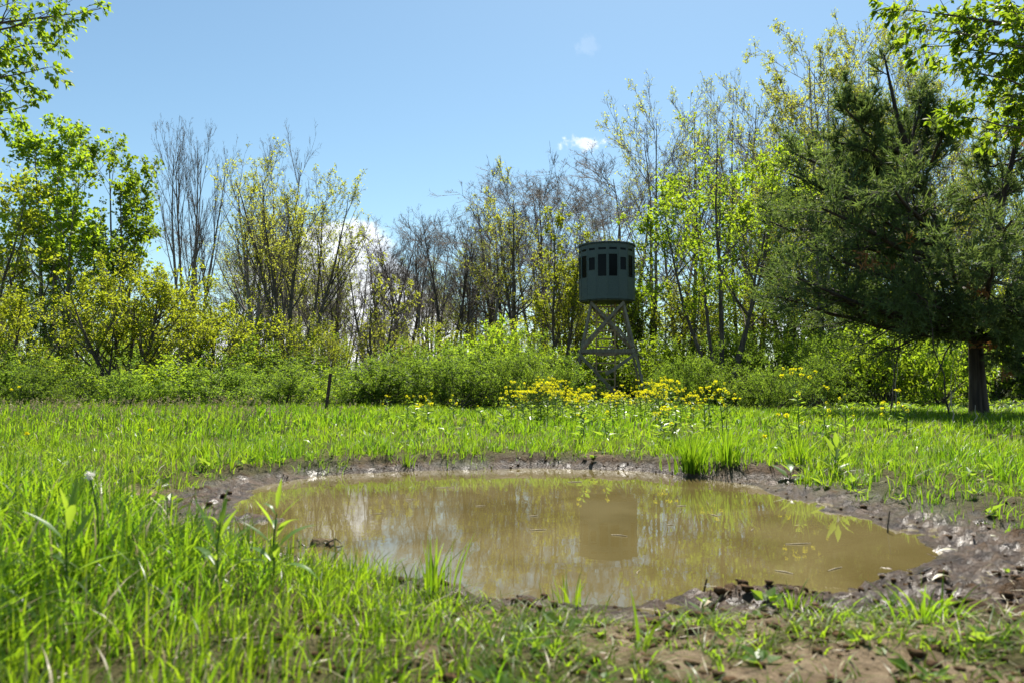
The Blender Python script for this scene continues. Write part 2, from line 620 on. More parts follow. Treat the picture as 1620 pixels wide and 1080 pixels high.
gx = spaced(-900, 900, 0.024, -3.1, 3.5, 1.14)
ycore, yv = [], 0.85
while yv < 5.9:
    ycore.append(yv)
    yv += max(0.012, 0.0058 * yv)
gy = np.array(ycore)
s, p, back = 0.011, ycore[0], []
while p > -900:
    s *= 1.25
    p -= s
    back.append(p)
s, p, fwd = 0.03, ycore[-1], []
while p < 1800:
    s *= 1.12
    p += s
    fwd.append(p)
gy = np.array(back[::-1] + ycore + fwd)
GX, GY = np.meshgrid(gx, gy)
GZ = ground_z(GX.ravel(), GY.ravel()).reshape(GX.shape)
iv = np.arange(GX.size).reshape(GX.shape)
gq = np.stack((iv[:-1, :-1], iv[:-1, 1:], iv[1:, 1:], iv[1:, :-1]), -1).reshape(-1, 4)
mb = MB()
cov = np.ones(GX.size)
nearm = ((np.abs(GX) < 6) & (GY > 0) & (GY < 9)).ravel()
cov[nearm] = grass_cover(GX.ravel()[nearm], GY.ravel()[nearm])
mb.add(np.stack((GX.ravel(), GY.ravel(), GZ.ravel()), 1), gq, 0, cov)


def ground_material():
    m, t = new_mat('earth')
    a = t.n('ShaderNodeAttribute', attribute_name='tint')
    g = t.n('ShaderNodeNewGeometry')
    sep = t.n('ShaderNodeSeparateXYZ')
    t.l(g.outputs['Position'], sep.inputs[0])
    nz = t.n('ShaderNodeTexNoise', i_Scale=14.0, i_Detail=8.0, i_Roughness=0.62)
    t.l(g.outputs['Position'], nz.inputs['Vector'])
    big = t.n('ShaderNodeTexNoise', i_Scale=2.4, i_Detail=4.0)
    t.l(g.outputs['Position'], big.inputs['Vector'])
    fine = t.n('ShaderNodeTexNoise', i_Scale=70.0, i_Detail=6.0, i_Roughness=0.75)
    t.l(g.outputs['Position'], fine.inputs['Vector'])
    # wetness: mud low over the water line is soaked, the earth higher up dries to pale tan
    h = t.math('ADD', sep.outputs[2], t.math('MULTIPLY', t.math('SUBTRACT', big.outputs[0], 0.5), 0.10))
    wa = t.n('ShaderNodeAttribute', attribute_name='wet')
    wet = t.smooth(t.math('ADD', wa.outputs['Fac'], t.math('MULTIPLY', t.math('SUBTRACT', big.outputs[0], 0.5), 0.7)), 0.30, 0.62)
    soak = t.math('MULTIPLY', wet, t.smooth(t.math('ADD', sep.outputs[2], t.math('MULTIPLY', t.math('SUBTRACT', nz.outputs[0], 0.5), 0.06)), 0.060, 0.018))
    dry = t.mix(t.smooth(nz.outputs[0], 0.3, 0.7), (0.17, 0.115, 0.072), (0.36, 0.262, 0.18))
    mudc = t.mix(t.smooth(nz.outputs[0], 0.3, 0.7), (0.026, 0.0135, 0.005), (0.092, 0.051, 0.021))
    mudc = t.mix(t.math('MULTIPLY', t.smooth(h, 0.045, 0.115), 0.8), mudc, (0.120, 0.072, 0.037))
    c = t.mix(wet, dry, mudc)
    turf = t.mix(t.smooth(nz.outputs[0], 0.3, 0.7), (0.045, 0.042, 0.016), (0.08, 0.085, 0.028))
    c = t.mix(t.math('MULTIPLY', a.outputs['Fac'], 0.85), c, turf)
    # woodland floor beyond the field
    wood = t.mix(t.smooth(nz.outputs[0], 0.3, 0.7), (0.026, 0.030, 0.010), (0.045, 0.055, 0.016))
    c = t.mix(t.smooth(sep.outputs[1], 12.0, 15.0), c, wood)
    p = t.n('ShaderNodeBsdfPrincipled')
    t.l(c, p.inputs['Base Color'])
    t.l(t.math('ADD', t.math('ADD', 0.06, t.math('MULTIPLY', wet, 0.05)), t.math('MULTIPLY', soak, 0.36)), p.inputs['Specular IOR Level'])
    ro = t.math('SUBTRACT', 0.92, t.math('MULTIPLY', wet, 0.30))
    ro = t.math('SUBTRACT', ro, t.math('MULTIPLY', soak, 0.30))
    ro = t.math('ADD', ro, t.math('MULTIPLY', t.math('SUBTRACT', nz.outputs[0], 0.5), 0.25))
    ro = t.math('MAXIMUM', ro, 0.20)
    t.l(ro, p.inputs['Roughness'])
    b = t.n('ShaderNodeBump', i_Strength=1.0, i_Distance=0.022)
    mid = t.n('ShaderNodeTexNoise', i_Scale=34.0, i_Detail=4.0, i_Roughness=0.7)
    t.l(g.outputs['Position'], mid.inputs['Vector'])
    t.l(t.math('ADD', t.math('ADD', t.math('MULTIPLY', fine.outputs[0], 0.6), t.math('MULTIPLY', mid.outputs[0], 0.9)), nz.outputs[0]), b.inputs['Height'])
    t.l(b.outputs[0], p.inputs['Normal'])
    o = t.n('ShaderNodeOutputMaterial')
    t.l(p.outputs[0], o.inputs[0])
    return m


M['earth'] = ground_material()
wetv = np.zeros(GX.size)
_x, _y = GX.ravel()[nearm], GY.ravel()[nearm]
wetv[nearm] = 1 - sstep(pond_sd(_x, _y) - mud_width(_x, _y) - 0.32 * sstep(_x, 0.85, 1.6), -0.05, 0.32)
ground = mb.build('ground', M['earth'])
ground.data.attributes.new('wet', 'FLOAT', 'POINT').data.foreach_set('value', wetv.astype(np.float32))
ground['kind'] = 'structure'


def water_material():
    m, t = new_mat('muddy_water')
    g = t.n('ShaderNodeNewGeometry')
    big = t.n('ShaderNodeTexNoise', i_Scale=1.6, i_Detail=5.0, i_Distortion=0.8)
    t.l(g.outputs['Position'], big.inputs['Vector'])
    p = t.n('ShaderNodeBsdfPrincipled', i_Roughness=0.003, i_IOR=1.42)
    t.l(t.mix(t.smooth(big.outputs[0], 0.3, 0.7), (0.100, 0.076, 0.026), (0.150, 0.118, 0.048)), p.inputs['Base Color'])
    mp = t.n('ShaderNodeMapping')
    mp.inputs['Scale'].default_value = (1.0, 0.35, 1)
    t.l(g.outputs['Position'], mp.inputs[0])
    n1 = t.n('ShaderNodeTexNoise', i_Scale=9.0, i_Detail=2.0, i_Roughness=0.5)
    n2 = t.n('ShaderNodeTexNoise', i_Scale=38.0, i_Detail=2.0)
    t.l(g.outputs['Position'], n1.inputs['Vector'])
    t.l(g.outputs['Position'], n2.inputs['Vector'])
    b = t.n('ShaderNodeBump', i_Strength=0.013, i_Distance=0.02)
    t.l(t.math('ADD', n1.outputs[0], t.math('MULTIPLY', n2.outputs[0], 0.22)), b.inputs['Height'])
    t.l(b.outputs[0], p.inputs['Normal'])
    o = t.n('ShaderNodeOutputMaterial')
    t.l(p.outputs[0], o.inputs[0])
    return m


c0 = POND.mean(0)
wv = [(c0[0], c0[1], 0.0)]
nr = 64
sm = []
for k in range(len(POND)):
    for j in range(3):
        q = POND[k] + (POND[(k + 1) % len(POND)] - POND[k]) * j / 3
        o_ = q - c0
        sm.append(q + o_ / np.linalg.norm(o_) * 0.22)
sm = np.array(sm)
wv = np.vstack(([[c0[0], c0[1], 0.0]], np.column_stack((sm, np.zeros(len(sm))))))
k = np.arange(len(sm))
wf = np.stack((np.zeros(len(sm), int), k + 1, (k + 1) % len(sm) + 1), 1)
mb = MB()
mb.add(wv, wf)
area = 0.5 * np.sum(sm[:, 0] * np.roll(sm[:, 1], -1) - np.roll(sm[:, 0], -1) * sm[:, 1])
water = mb.build('puddle_water', water_material(), smooth=False)
water['kind'] = 'structure'
if area < 0:
    water.data.flip_normals()

# ------------------------------------------------------------------ trees: the generator


def grow(seed, H, W, stems=1, spread=8, lv=(), wander0=0.035, up0=0.05, r0=0.12, lean=(0, 0), fork=0.0, stem_len=None):
    """returns the levels [(pts, rad)], fitted to height H and crown width W"""
    rng = np.random.default_rng(seed)
    a = rng.uniform(0, 2 * math.pi) + np.arange(stems) * 2 * math.pi / stems + rng.normal(0, 0.3, stems)
    sp = np.radians(np.abs(rng.normal(spread, spread * 0.35, stems))) * (0.4 if stems == 1 else 1)
    d = np.stack((np.sin(sp) * np.cos(a) + lean[0], np.sin(sp) * np.sin(a) + lean[1], np.cos(sp)), 1)
    st = np.stack((np.cos(a), np.sin(a), np.zeros(stems)), 1) * (r0 * 0.9 if stems > 1 else 0)
    st[:, 2] = -0.15
    L = H * rng.uniform(0.8, 1.0, stems)
    r = r0 * rng.uniform(0.65, 1.0, stems)
    pts = path(rng, st, d, L, 12, wander0, up0)
    rad = taper(r, 13, 0.12)
    rad[:, 0] *= 1.35
    levels = [(pts, rad)]
    for (cnt, t0, t1, ang, asd, ratio, tip, up, wan, nseg, rr, rmin) in lv:
        p, d2, L, r2 = spawn(rng, pts, rad, L, cnt, t0, t1, ang, asd, ratio, tip, rr, rmin)
        pts = path(rng, p, d2, L, nseg, wan, up)
        rad = taper(r2, nseg + 1, 0.3)
        levels.append((pts, rad))
    allp = np.concatenate([q.reshape(-1, 3) for q, _ in levels])
    zs = H / np.percentile(allp[:, 2], 99.9)
    cx = np.median(allp[:, 0])
    xs = (W / 2) / np.percentile(np.abs(allp[:, 0] - cx), 98) if W else 1.0
    xs = min(max(xs, 0.45), 2.0)
    return [(q * np.array((xs, xs, zs)), rd) for q, rd in levels], rng


def leaf_cloud(rng, pts, per, size, t0=0.15, droop=0.25, spreadr=0.03, jit=0.35, zfade=None, aspect=0.62):
    B, n, _ = pts.shape
    cnt = rng.poisson(per, B)
    if zfade is not None:
        zz = pts[:, -1, 2]
        keep = zfade(zz, pts[:, -1])
        cnt = rng.poisson(per * keep)
    i = np.repeat(np.arange(B), cnt)
    Mn = len(i)
    t = t0 + (1 - t0) * rng.random(Mn)
    f = t * (n - 1)
    k = np.minimum(f.astype(int), n - 2)
    w = (f - k)[:, None]
    p = pts[i, k] * (1 - w) + pts[i, k + 1] * w + rng.normal(0, spreadr, (Mn, 3))
    d = nrm(pts[i, k + 1] - pts[i, k])
    A = nrm(d * 0.5 + rng.normal(0, 0.8, (Mn, 3)) + np.array((0, 0, -droop)))
    N = nrm(rng.normal(0, 0.6, (Mn, 3)) + np.array((0, 0, 0.8)))
    L = size * rng.uniform(1 - jit, 1 + jit, Mn)
    v, q = leaves(p, A, N, L, L * aspect)
    tint = np.repeat(np.clip(rng.normal(0.5, 0.25, Mn), 0, 1), 4)
    return v, q, tint


def tree_parts(root, levels, rng, bark, leaf=None, leaf_kw=None, split=2, sides=(8, 5, 3, 3, 3, 3)):
    tb, bb = MB(), MB()
    for i, (p, r) in enumerate(levels):
        v, q = tubes(p, r, sides[i])
        (tb if i < split else bb).add(v, q)
    tb.build('trunk', M[bark], root)
    if bb.n:
        bb.build('branches', M[bark], root)
    if leaf:
        lb = MB()
        for lvl, per in leaf_kw.pop('on'):
            v, q, tt = leaf_cloud(rng, levels[lvl][0], per, **leaf_kw)
            lb.add(v, q, 0, tt)
        lb.build('crown', M[leaf], root, smooth=False)


# level tuples: count, t0, t1, angle, sd, length ratio, tip factor, up, wander, nseg, radius ratio, rmin
UPRIGHT = ((20, .18, .98, 30, 9, .40, .42, .10, .06, 5, .45, .012), (8, .2, 1, 32, 10, .42, .5, .07, .09, 4, .5, .007),
           (5, .2, 1, 36, 12, .45, .6, .05, .1, 2, .55, .005), (2.4, .2, 1, 38, 12, .6, .6, .03, .1, 1, .6, .004))
FORKED = ((11, .33, .98, 27, 8, .45, .45, .10, .05, 6, .5, .012), (8, .2, 1, 30, 10, .45, .5, .08, .08, 4, .5, .007),
          (5, .2, 1, 34, 12, .48, .6, .06, .1, 2, .55, .005), (2.2, .2, 1, 36, 12, .6, .6, .03, .1, 1, .6, .004))
OPEN = ((14, .34, .97, 52, 12, .42, .6, .075, .08, 5, .48, .014), (8, .2, 1, 36, 11, .45, .55, .07, .09, 4, .5, .010),
        (6, .2, 1, 36, 12, .5, .6, .05, .1, 2, .6, .007), (2.6, .2, 1, 38, 12, .65, .7, .03, .1, 1, .7, .0055))
SPREADING = ((11, .16, .97, 46, 10, .60, .5, .07, .09, 6, .55, .012), (7, .2, 1, 42, 12, .45, .5, .05, .12, 4, .5, .007),
             (5, .2, 1, 42, 14, .5, .6, .03, .14, 2, .55, .005), (2.4, .2, 1, 44, 14, .6, .6, .0, .15, 1, .6, .004))
LEAFY = ((12, .28, .98, 42, 10, .40, .45, .09, .07, 6, .5, .012), (8, .25, 1, 42, 12, .42, .6, .04, .11, 4, .5, .007),
         (5, .2, 1, 44, 15, .5, .7, .0, .13, 3, .55, .005))
def top_h(px, py, d, ground=None):
    return at(px, py, d)[2] - (gz(at(px, py, d)[0], d) if ground is None else ground)


def wpx(w, d):
    return w * d / FPX


def spot(px, d):
    x = (px - 810.0) / FPX * d
    return np.array((x, d, gz(x, d)))


def named_tree(name, label, px, top, w, d, seed, lv, bark, leaf=None, on=None, size=0.1, group=None, cat='tree', rz=0.0, zfade=None, extra=None, **kw):
    root = thing(name, label, cat, spot(px, d), rz, group)
    H = top_h(px, top, d)
    levels, rng = grow(seed, H, wpx(w, d), lv=lv, **kw)
    lk = None
    if leaf:
        lk = dict(on=on, size=size)
        if zfade:
            lk['zfade'] = (lambda z, p: zfade(z / H))
        lk.update(extra or {})
    tree_parts(root, levels, rng, bark, leaf, lk)
    return root


EDGE = 'trees along the wood edge'
# leafy trees at the far side of the field, beyond the post
named_tree('leafy_tree', 'tallest full-leaved bright green tree at the wood edge, opposite side from the cedar', 88, 178, 185, 33, 101, LEAFY, 'bark_grey', 'leaf_bright',
           [(3, 3.6), (2, 1.2)], 0.18, EDGE, stems=4, spread=8, r0=0.15, extra=dict(spreadr=0.07, aspect=.8))
named_tree('leafy_tree', 'narrower full-leaved green tree next to the tallest leafy one', 196, 212, 135, 35, 102, LEAFY, 'bark_grey', 'leaf_bright',
           [(3, 3.8), (2, 1.2)], 0.18, EDGE, stems=3, spread=7, r0=0.13, extra=dict(spreadr=0.07, aspect=.8), zfade=lambda z: np.where(z > .35, 1, .3))
named_tree('leafy_tree', 'yellowish leafy tree cut off by the picture edge beside the tallest leafy one', -25, 250, 170, 29, 103, LEAFY, 'bark_dark', 'leaf_yellow',
           [(3, 2.2), (2, 1)], 0.17, EDGE, stems=3, spread=8, r0=0.12, extra=dict(spreadr=0.06))
# low spreading trees with fresh yellow green leaves
FRESH = 'low fresh-leaved trees'
named_tree('spreading_tree', 'low wide yellow-green tree with dark many-limbed trunk under the tall leafy pair', 205, 395, 205, 18.5, 111, SPREADING[:3], 'bark_dark', 'leaf_yellow',
           [(3, 4.4), (2, 3.4)], 0.075, FRESH, stems=6, spread=26, r0=0.085, extra=dict(spreadr=0.04))
named_tree('spreading_tree', 'yellow-green young tree standing in front of the bare forked tree', 338, 425, 160, 22, 112, SPREADING[:3], 'bark_dark', 'leaf_yellow',
           [(3, 3.6), (2, 3.0)], 0.078, FRESH, stems=4, spread=22, r0=0.07, extra=dict(spreadr=0.04))
named_tree('spreading_tree', 'yellow-leaved low tree at the picture edge below the leafy giants', 10, 415, 190, 19.5, 113, SPREADING[:3], 'bark_dark', 'leaf_yellow',
           [(3, 3.8), (2, 3.0)], 0.075, FRESH, stems=4, spread=24, r0=0.07, extra=dict(spreadr=0.04))
# tall bare or barely leaved trees
named_tree('bare_tree', 'tall bare grey tree with steep forked stems beside the leafy pair', 300, 183, 135, 35, 121, FORKED, 'bark_grey', None, None, 0, EDGE, stems=5, spread=9, r0=0.13)
named_tree('budding_tree', 'straight budding tree with sparse yellow leaves, first beyond the bare forked tree', 398, 225, 120, 32, 122, FORKED, 'bark_grey', 'leaf_bud',
           [(4, 1.2), (3, .7)], 0.08, EDGE, stems=2, spread=5, r0=0.16)
named_tree('bare_tree', 'bare spiky treetop rising highest between the budding trees', 442, 185, 85, 37, 123, FORKED, 'bark_grey', None, None, 0, EDGE, stems=2, spread=5, r0=0.13)
named_tree('budding_tree', 'fan-shaped budding tree with many dark stems from one foot, near the post', 462, 250, 215, 29, 154, FORKED, 'bark_dark', 'leaf_bud',
           [(4, 1.1), (3, .7)], 0.08, EDGE, stems=7, spread=17, r0=0.12)
named_tree('budding_tree', 'tall budding tree with a thin yellow haze, nearest the tower on the post side', 818, 275, 165, 31, 125, OPEN, 'bark_dark', 'leaf_bud',
           [(4, 1.2), (3, .8)], 0.08, EDGE, stems=2, spread=8, r0=0.14)
named_tree('budding_tree', 'slim green-leaved tree just behind the tower on its post side', 884, 330, 105, 28, 126, UPRIGHT, 'bark_dark', 'leaf_yellow',
           [(4, .8), (3, 1.0)], 0.10, EDGE, stems=2, spread=7, r0=0.11)
named_tree('budding_tree', 'small sparse yellow tree in the gap below the white cloud', 596, 400, 130, 26, 127, SPREADING, 'bark_dark', 'leaf_bud',
           [(4, .5), (3, .4)], 0.09, EDGE, stems=2, spread=14, r0=0.08)
# the bright leafy tree between tower and cedar
named_tree('leafy_tree', 'bright yellow-green tree with three arching stems between tower and cedar', 1142, 190, 265, 25.5, 131, LEAFY, 'bark_dark', 'leaf_bright',
           [(3, 5.2), (2, 2.4)], 0.12, EDGE, stems=5, spread=15, r0=0.11, extra=dict(spreadr=0.06), zfade=lambda z: np.where(z < .80, 1.0, .25))
TALL = 'tall thin-leaved trees behind the tower and cedar'
for (px, top, w, d, seed, st, lf, per, lab) in (
        (1030, 148, 140, 32, 141, 2, 'leaf_bud', .5, 'nearly bare tree with spreading top closest behind the tower'),
        (1092, 150, 110, 34, 142, 1, 'leaf_bud', .5, 'slender budding tree rising behind the bright arching tree'),
        (1178, 85, 150, 33, 143, 2, 'leaf_bud', .55, 'high budding tree above the bright arching tree'),
        (1238, 190, 120, 32, 144, 2, 'leaf_yellow', .8, 'shorter yellow-leaved tree just before the cedar outline'),
        (1305, 28, 215, 28, 145, 3, 'leaf_bud', .9, 'tallest budding tree of all, its top reaching above the cedar'),
        (1392, 40, 170, 31, 146, 2, 'leaf_bud', .8, 'budding tree with yellow buds straight behind the cedar top'),
        (1468, 70, 150, 29, 147, 2, 'leaf_bud', .8, 'budding tree showing under the overhanging bright leaves'),
        (1540, 150, 150, 30, 148, 2, 'leaf_bud', .6, 'grey thin tree seen through the sparse side of the cedar'),
        (1620, 130, 160, 30, 149, 2, 'leaf_yellow', .8, 'yellow-leaved tree at the picture edge behind the cedar')):
    named_tree('budding_tree', lab, px, top - 12, w * 1.2, d, seed, OPEN, 'bark_grey', lf, [(4, per * (2.4 if px > 1200 else 1.5)), (3, per * (2.0 if px > 1200 else 1.1))], 0.085, TALL, stems=st, spread=9, r0=0.14)

# the wood behind: copies of a few thin trees
WOOD = 'thin trees of the wood behind'
protos = []
for i, (leaf, per, st) in enumerate(((None, 0, 1), (None, 0, 2), ('leaf_bud', .5, 1), ('leaf_yellow', .8, 2), (None, 0, 1))):
    root = thing('woodland_tree', 'thin dark tree standing among others in the wood behind', 'tree', (0, 0, 0), 0, WOOD)
    levels, rg = grow(200 + i, 10.6, 4.6, lv=OPEN, stems=st, spread=6, r0=0.13)
    tree_parts(root, levels, rg, 'bark_grey' if i in (0, 4) else 'bark_dark', leaf, dict(on=[(4, per * 1.4), (3, per)], size=0.085) if leaf else None)
    protos.append(root)
rng = np.random.default_rng(77)
spots = []
tops = [(-100, 300), (60, 330), (250, 330), (400, 320), (520, 352), (565, 378), (610, 368), (655, 342), (705, 338), (745, 345), (780, 305), (860, 285), (930, 292), (965, 285), (1000, 250),
        (1100, 200), (1250, 150), (1400, 150), (1600, 170), (1750, 160)]
for px in (480, 520, 560, 585, 612, 640, 658, 685, 706, 730, 748, 768, 790, 846, 866, 905, 930, 952, 968, 990, 1012):
    spots.append((px, np.interp(px, [a for a, b in tops], [b for a, b in tops]) + rng.uniform(-14, 12), rng.uniform(33, 42)))
for k in range(96):
    px = rng.uniform(-140, 1760) if k < 56 else (rng.uniform(480, 1010) if k < 66 else rng.uniform(360, 800))
    mid = 480 < px < 1010
    spots.append((px, np.interp(px, [a for a, b in tops], [b for a, b in tops]) + (rng.uniform(12, 90) if k < 66 else rng.uniform(50, 130)), rng.uniform(36, 58)))
for i, (px, top, d) in enumerate(spots):
    k = int(rng.integers(5))
    if 540 < px < 1010 and i < 21:
        k = int(rng.choice((0, 1, 4, 1, 0)))
    if 480 < px < 1010 and i >= 21 and k == 3 and rng.random() < .7:
        k = 0
    src = protos[k]
    lab = ('bare thin tree', 'bare forked tree', 'thin budding tree', 'thin yellow-leaved tree', 'bare round-topped tree')[k] + ' standing among others in the wood behind'
    z = top_h(px, top, d)
    sc = z / 10.0
    if not src.get('used'):
        src['used'] = 1
        src.location, src.scale, src['label'] = Vector([float(c) for c in spot(px, d)]), (sc * 1.05, sc * 1.05, sc), lab
        src.rotation_euler.z = rng.uniform(0, 6.28)
        src['group'] = WOOD
    else:
        s2 = sc * rng.uniform(0.85, 1.3)
        copy_thing(src, lab, spot(px, d), rng.uniform(0, 6.28), (s2, s2, sc), WOOD)
for q in protos:
    del q['used']

# young trees and tall saplings under the wood edge
SAPS = 'leafy saplings under the wood edge'
sap = []
for i, (lf, per) in enumerate((('leaf_yellow', 1.3), ('leaf_bright', 1.6), ('leaf_yellow', .8))):
    root = thing('sapling', 'leafy sapling under the wood edge', 'young tree', (0, 0, 0), 0, SAPS)
    levels, rg = grow(300 + i, 4.0, 2.6, lv=SPREADING[:3], stems=3, spread=14, r0=0.05)
    tree_parts(root, levels, rg, 'bark_dark', lf, dict(on=[(3, per * 1.6), (2, per * 1.3)], size=0.075, spreadr=0.05))
    sap.append(root)
rng = np.random.default_rng(78)
sp_list = []
for px in np.linspace(-80, 1720, 42):
    px = px + rng.uniform(-20, 20)
    if 880 < px < 1240:
        d, top = rng.uniform(30, 34), rng.uniform(420, 480)
    else:
        d = rng.uniform(22, 34)
        top = (rng.uniform(435, 520) if px < 540 else rng.uniform(485, 545)) if px < 900 else rng.uniform(380, 480)
    sp_list.append((px, top, d))
ORDN = ['first', 'second', 'third', 'fourth', 'fifth', 'sixth', 'seventh', 'eighth', 'ninth', 'tenth', 'eleventh', 'twelfth', 'thirteenth', 'fourteenth', 'fifteenth', 'sixteenth', 'seventeenth', 'eighteenth']
for px in np.linspace(370, 790, 11):
    sp_list.append((px + rng.uniform(-15, 15), rng.uniform(495, 540), rng.uniform(24, 30)))
sp_list.sort()
count = {}
zones = (('from the edge tree towards the post', -999, 520), ('from the post towards the tower', 520, 925), ('straight behind the tower', 925, 1010), ('from the tower towards the cedar', 1010, 1240),
         ('behind the cedar counting from its tower side', 1240, 9999))
for i, (px, top, d) in enumerate(sp_list):
    k = i if i < 3 else (int(rng.integers(3)) if px < 950 else int(rng.choice((1, 1, 0))))
    zn = [z[0] for z in zones if z[1] <= px < z[2]][0]
    c_ = count[(zn, k)] = count.get((zn, k), 0) + 1
    lab = ORDN[c_ - 1] + ' ' + ('yellow-green', 'fresh green', 'thinly leaved yellow')[k] + ' sapling ' + zn
    sc = top_h(px, top, d) / 4.0
    rz = rng.uniform(0, 6.28)
    s2 = sc * rng.uniform(0.9, 1.3)
    if i < 3:
        o = sap[k]
        o.location, o.scale, o['label'] = Vector([float(c) for c in spot(px, d)]), (s2, s2, sc), lab
        o.rotation_euler.z = rz
    else:
        copy_thing(sap[k], lab, spot(px, d), rz, (s2, s2, sc), SAPS)

# far woodland, one mass beyond the trees one can tell apart
lv, rg = grow(400, 9.0, 3.2, lv=((14, .3, .97, 40, 10, .36, .5, .1, .07, 3, .5, .02), (7, .2, 1, 36, 10, .5, .6, .06, .1, 2, .6, .014)), stems=2, spread=8, r0=0.16)
fb = MB()
vv, qq = [], []
for i, (p, r) in enumerate(lv):
    v, q = tubes(p, r, (4, 3, 3)[i])
    vv.append((v, q))
lvv, lq, lt = leaf_cloud(rg, lv[2][0], 2.6, 0.26)
rng = np.random.default_rng(79)
for k in range(20):
    px = -400 + k * 124 + rng.uniform(-30, 30)
    d = rng.uniform(62, 95)
    a = rng.uniform(0, 6.28)
    c_, s_ = math.cos(a), math.sin(a)
    Rm = np.array([[c_, -s_, 0], [s_, c_, 0], [0, 0, 1]])
    x = (px - 810) / FPX * d
    hh = top_h(px, rng.uniform(430, 480), d) / 9.0
    off = np.array((x, d, gz(x, d)))
    for v, q in vv:
        fb.add((v @ Rm.T) * np.array((1.9, 1.9, hh)) + off, q, 0)
    fb.add((lvv @ Rm.T) * np.array((1.9, 1.9, hh)) + off, lq, 1, lt)
fo = fb.build('distant_woods', [M['bark_grey'], M['leaf_bud']])
fo['kind'] = 'stuff'

# ------------------------------------------------------------------ the dark red cedar


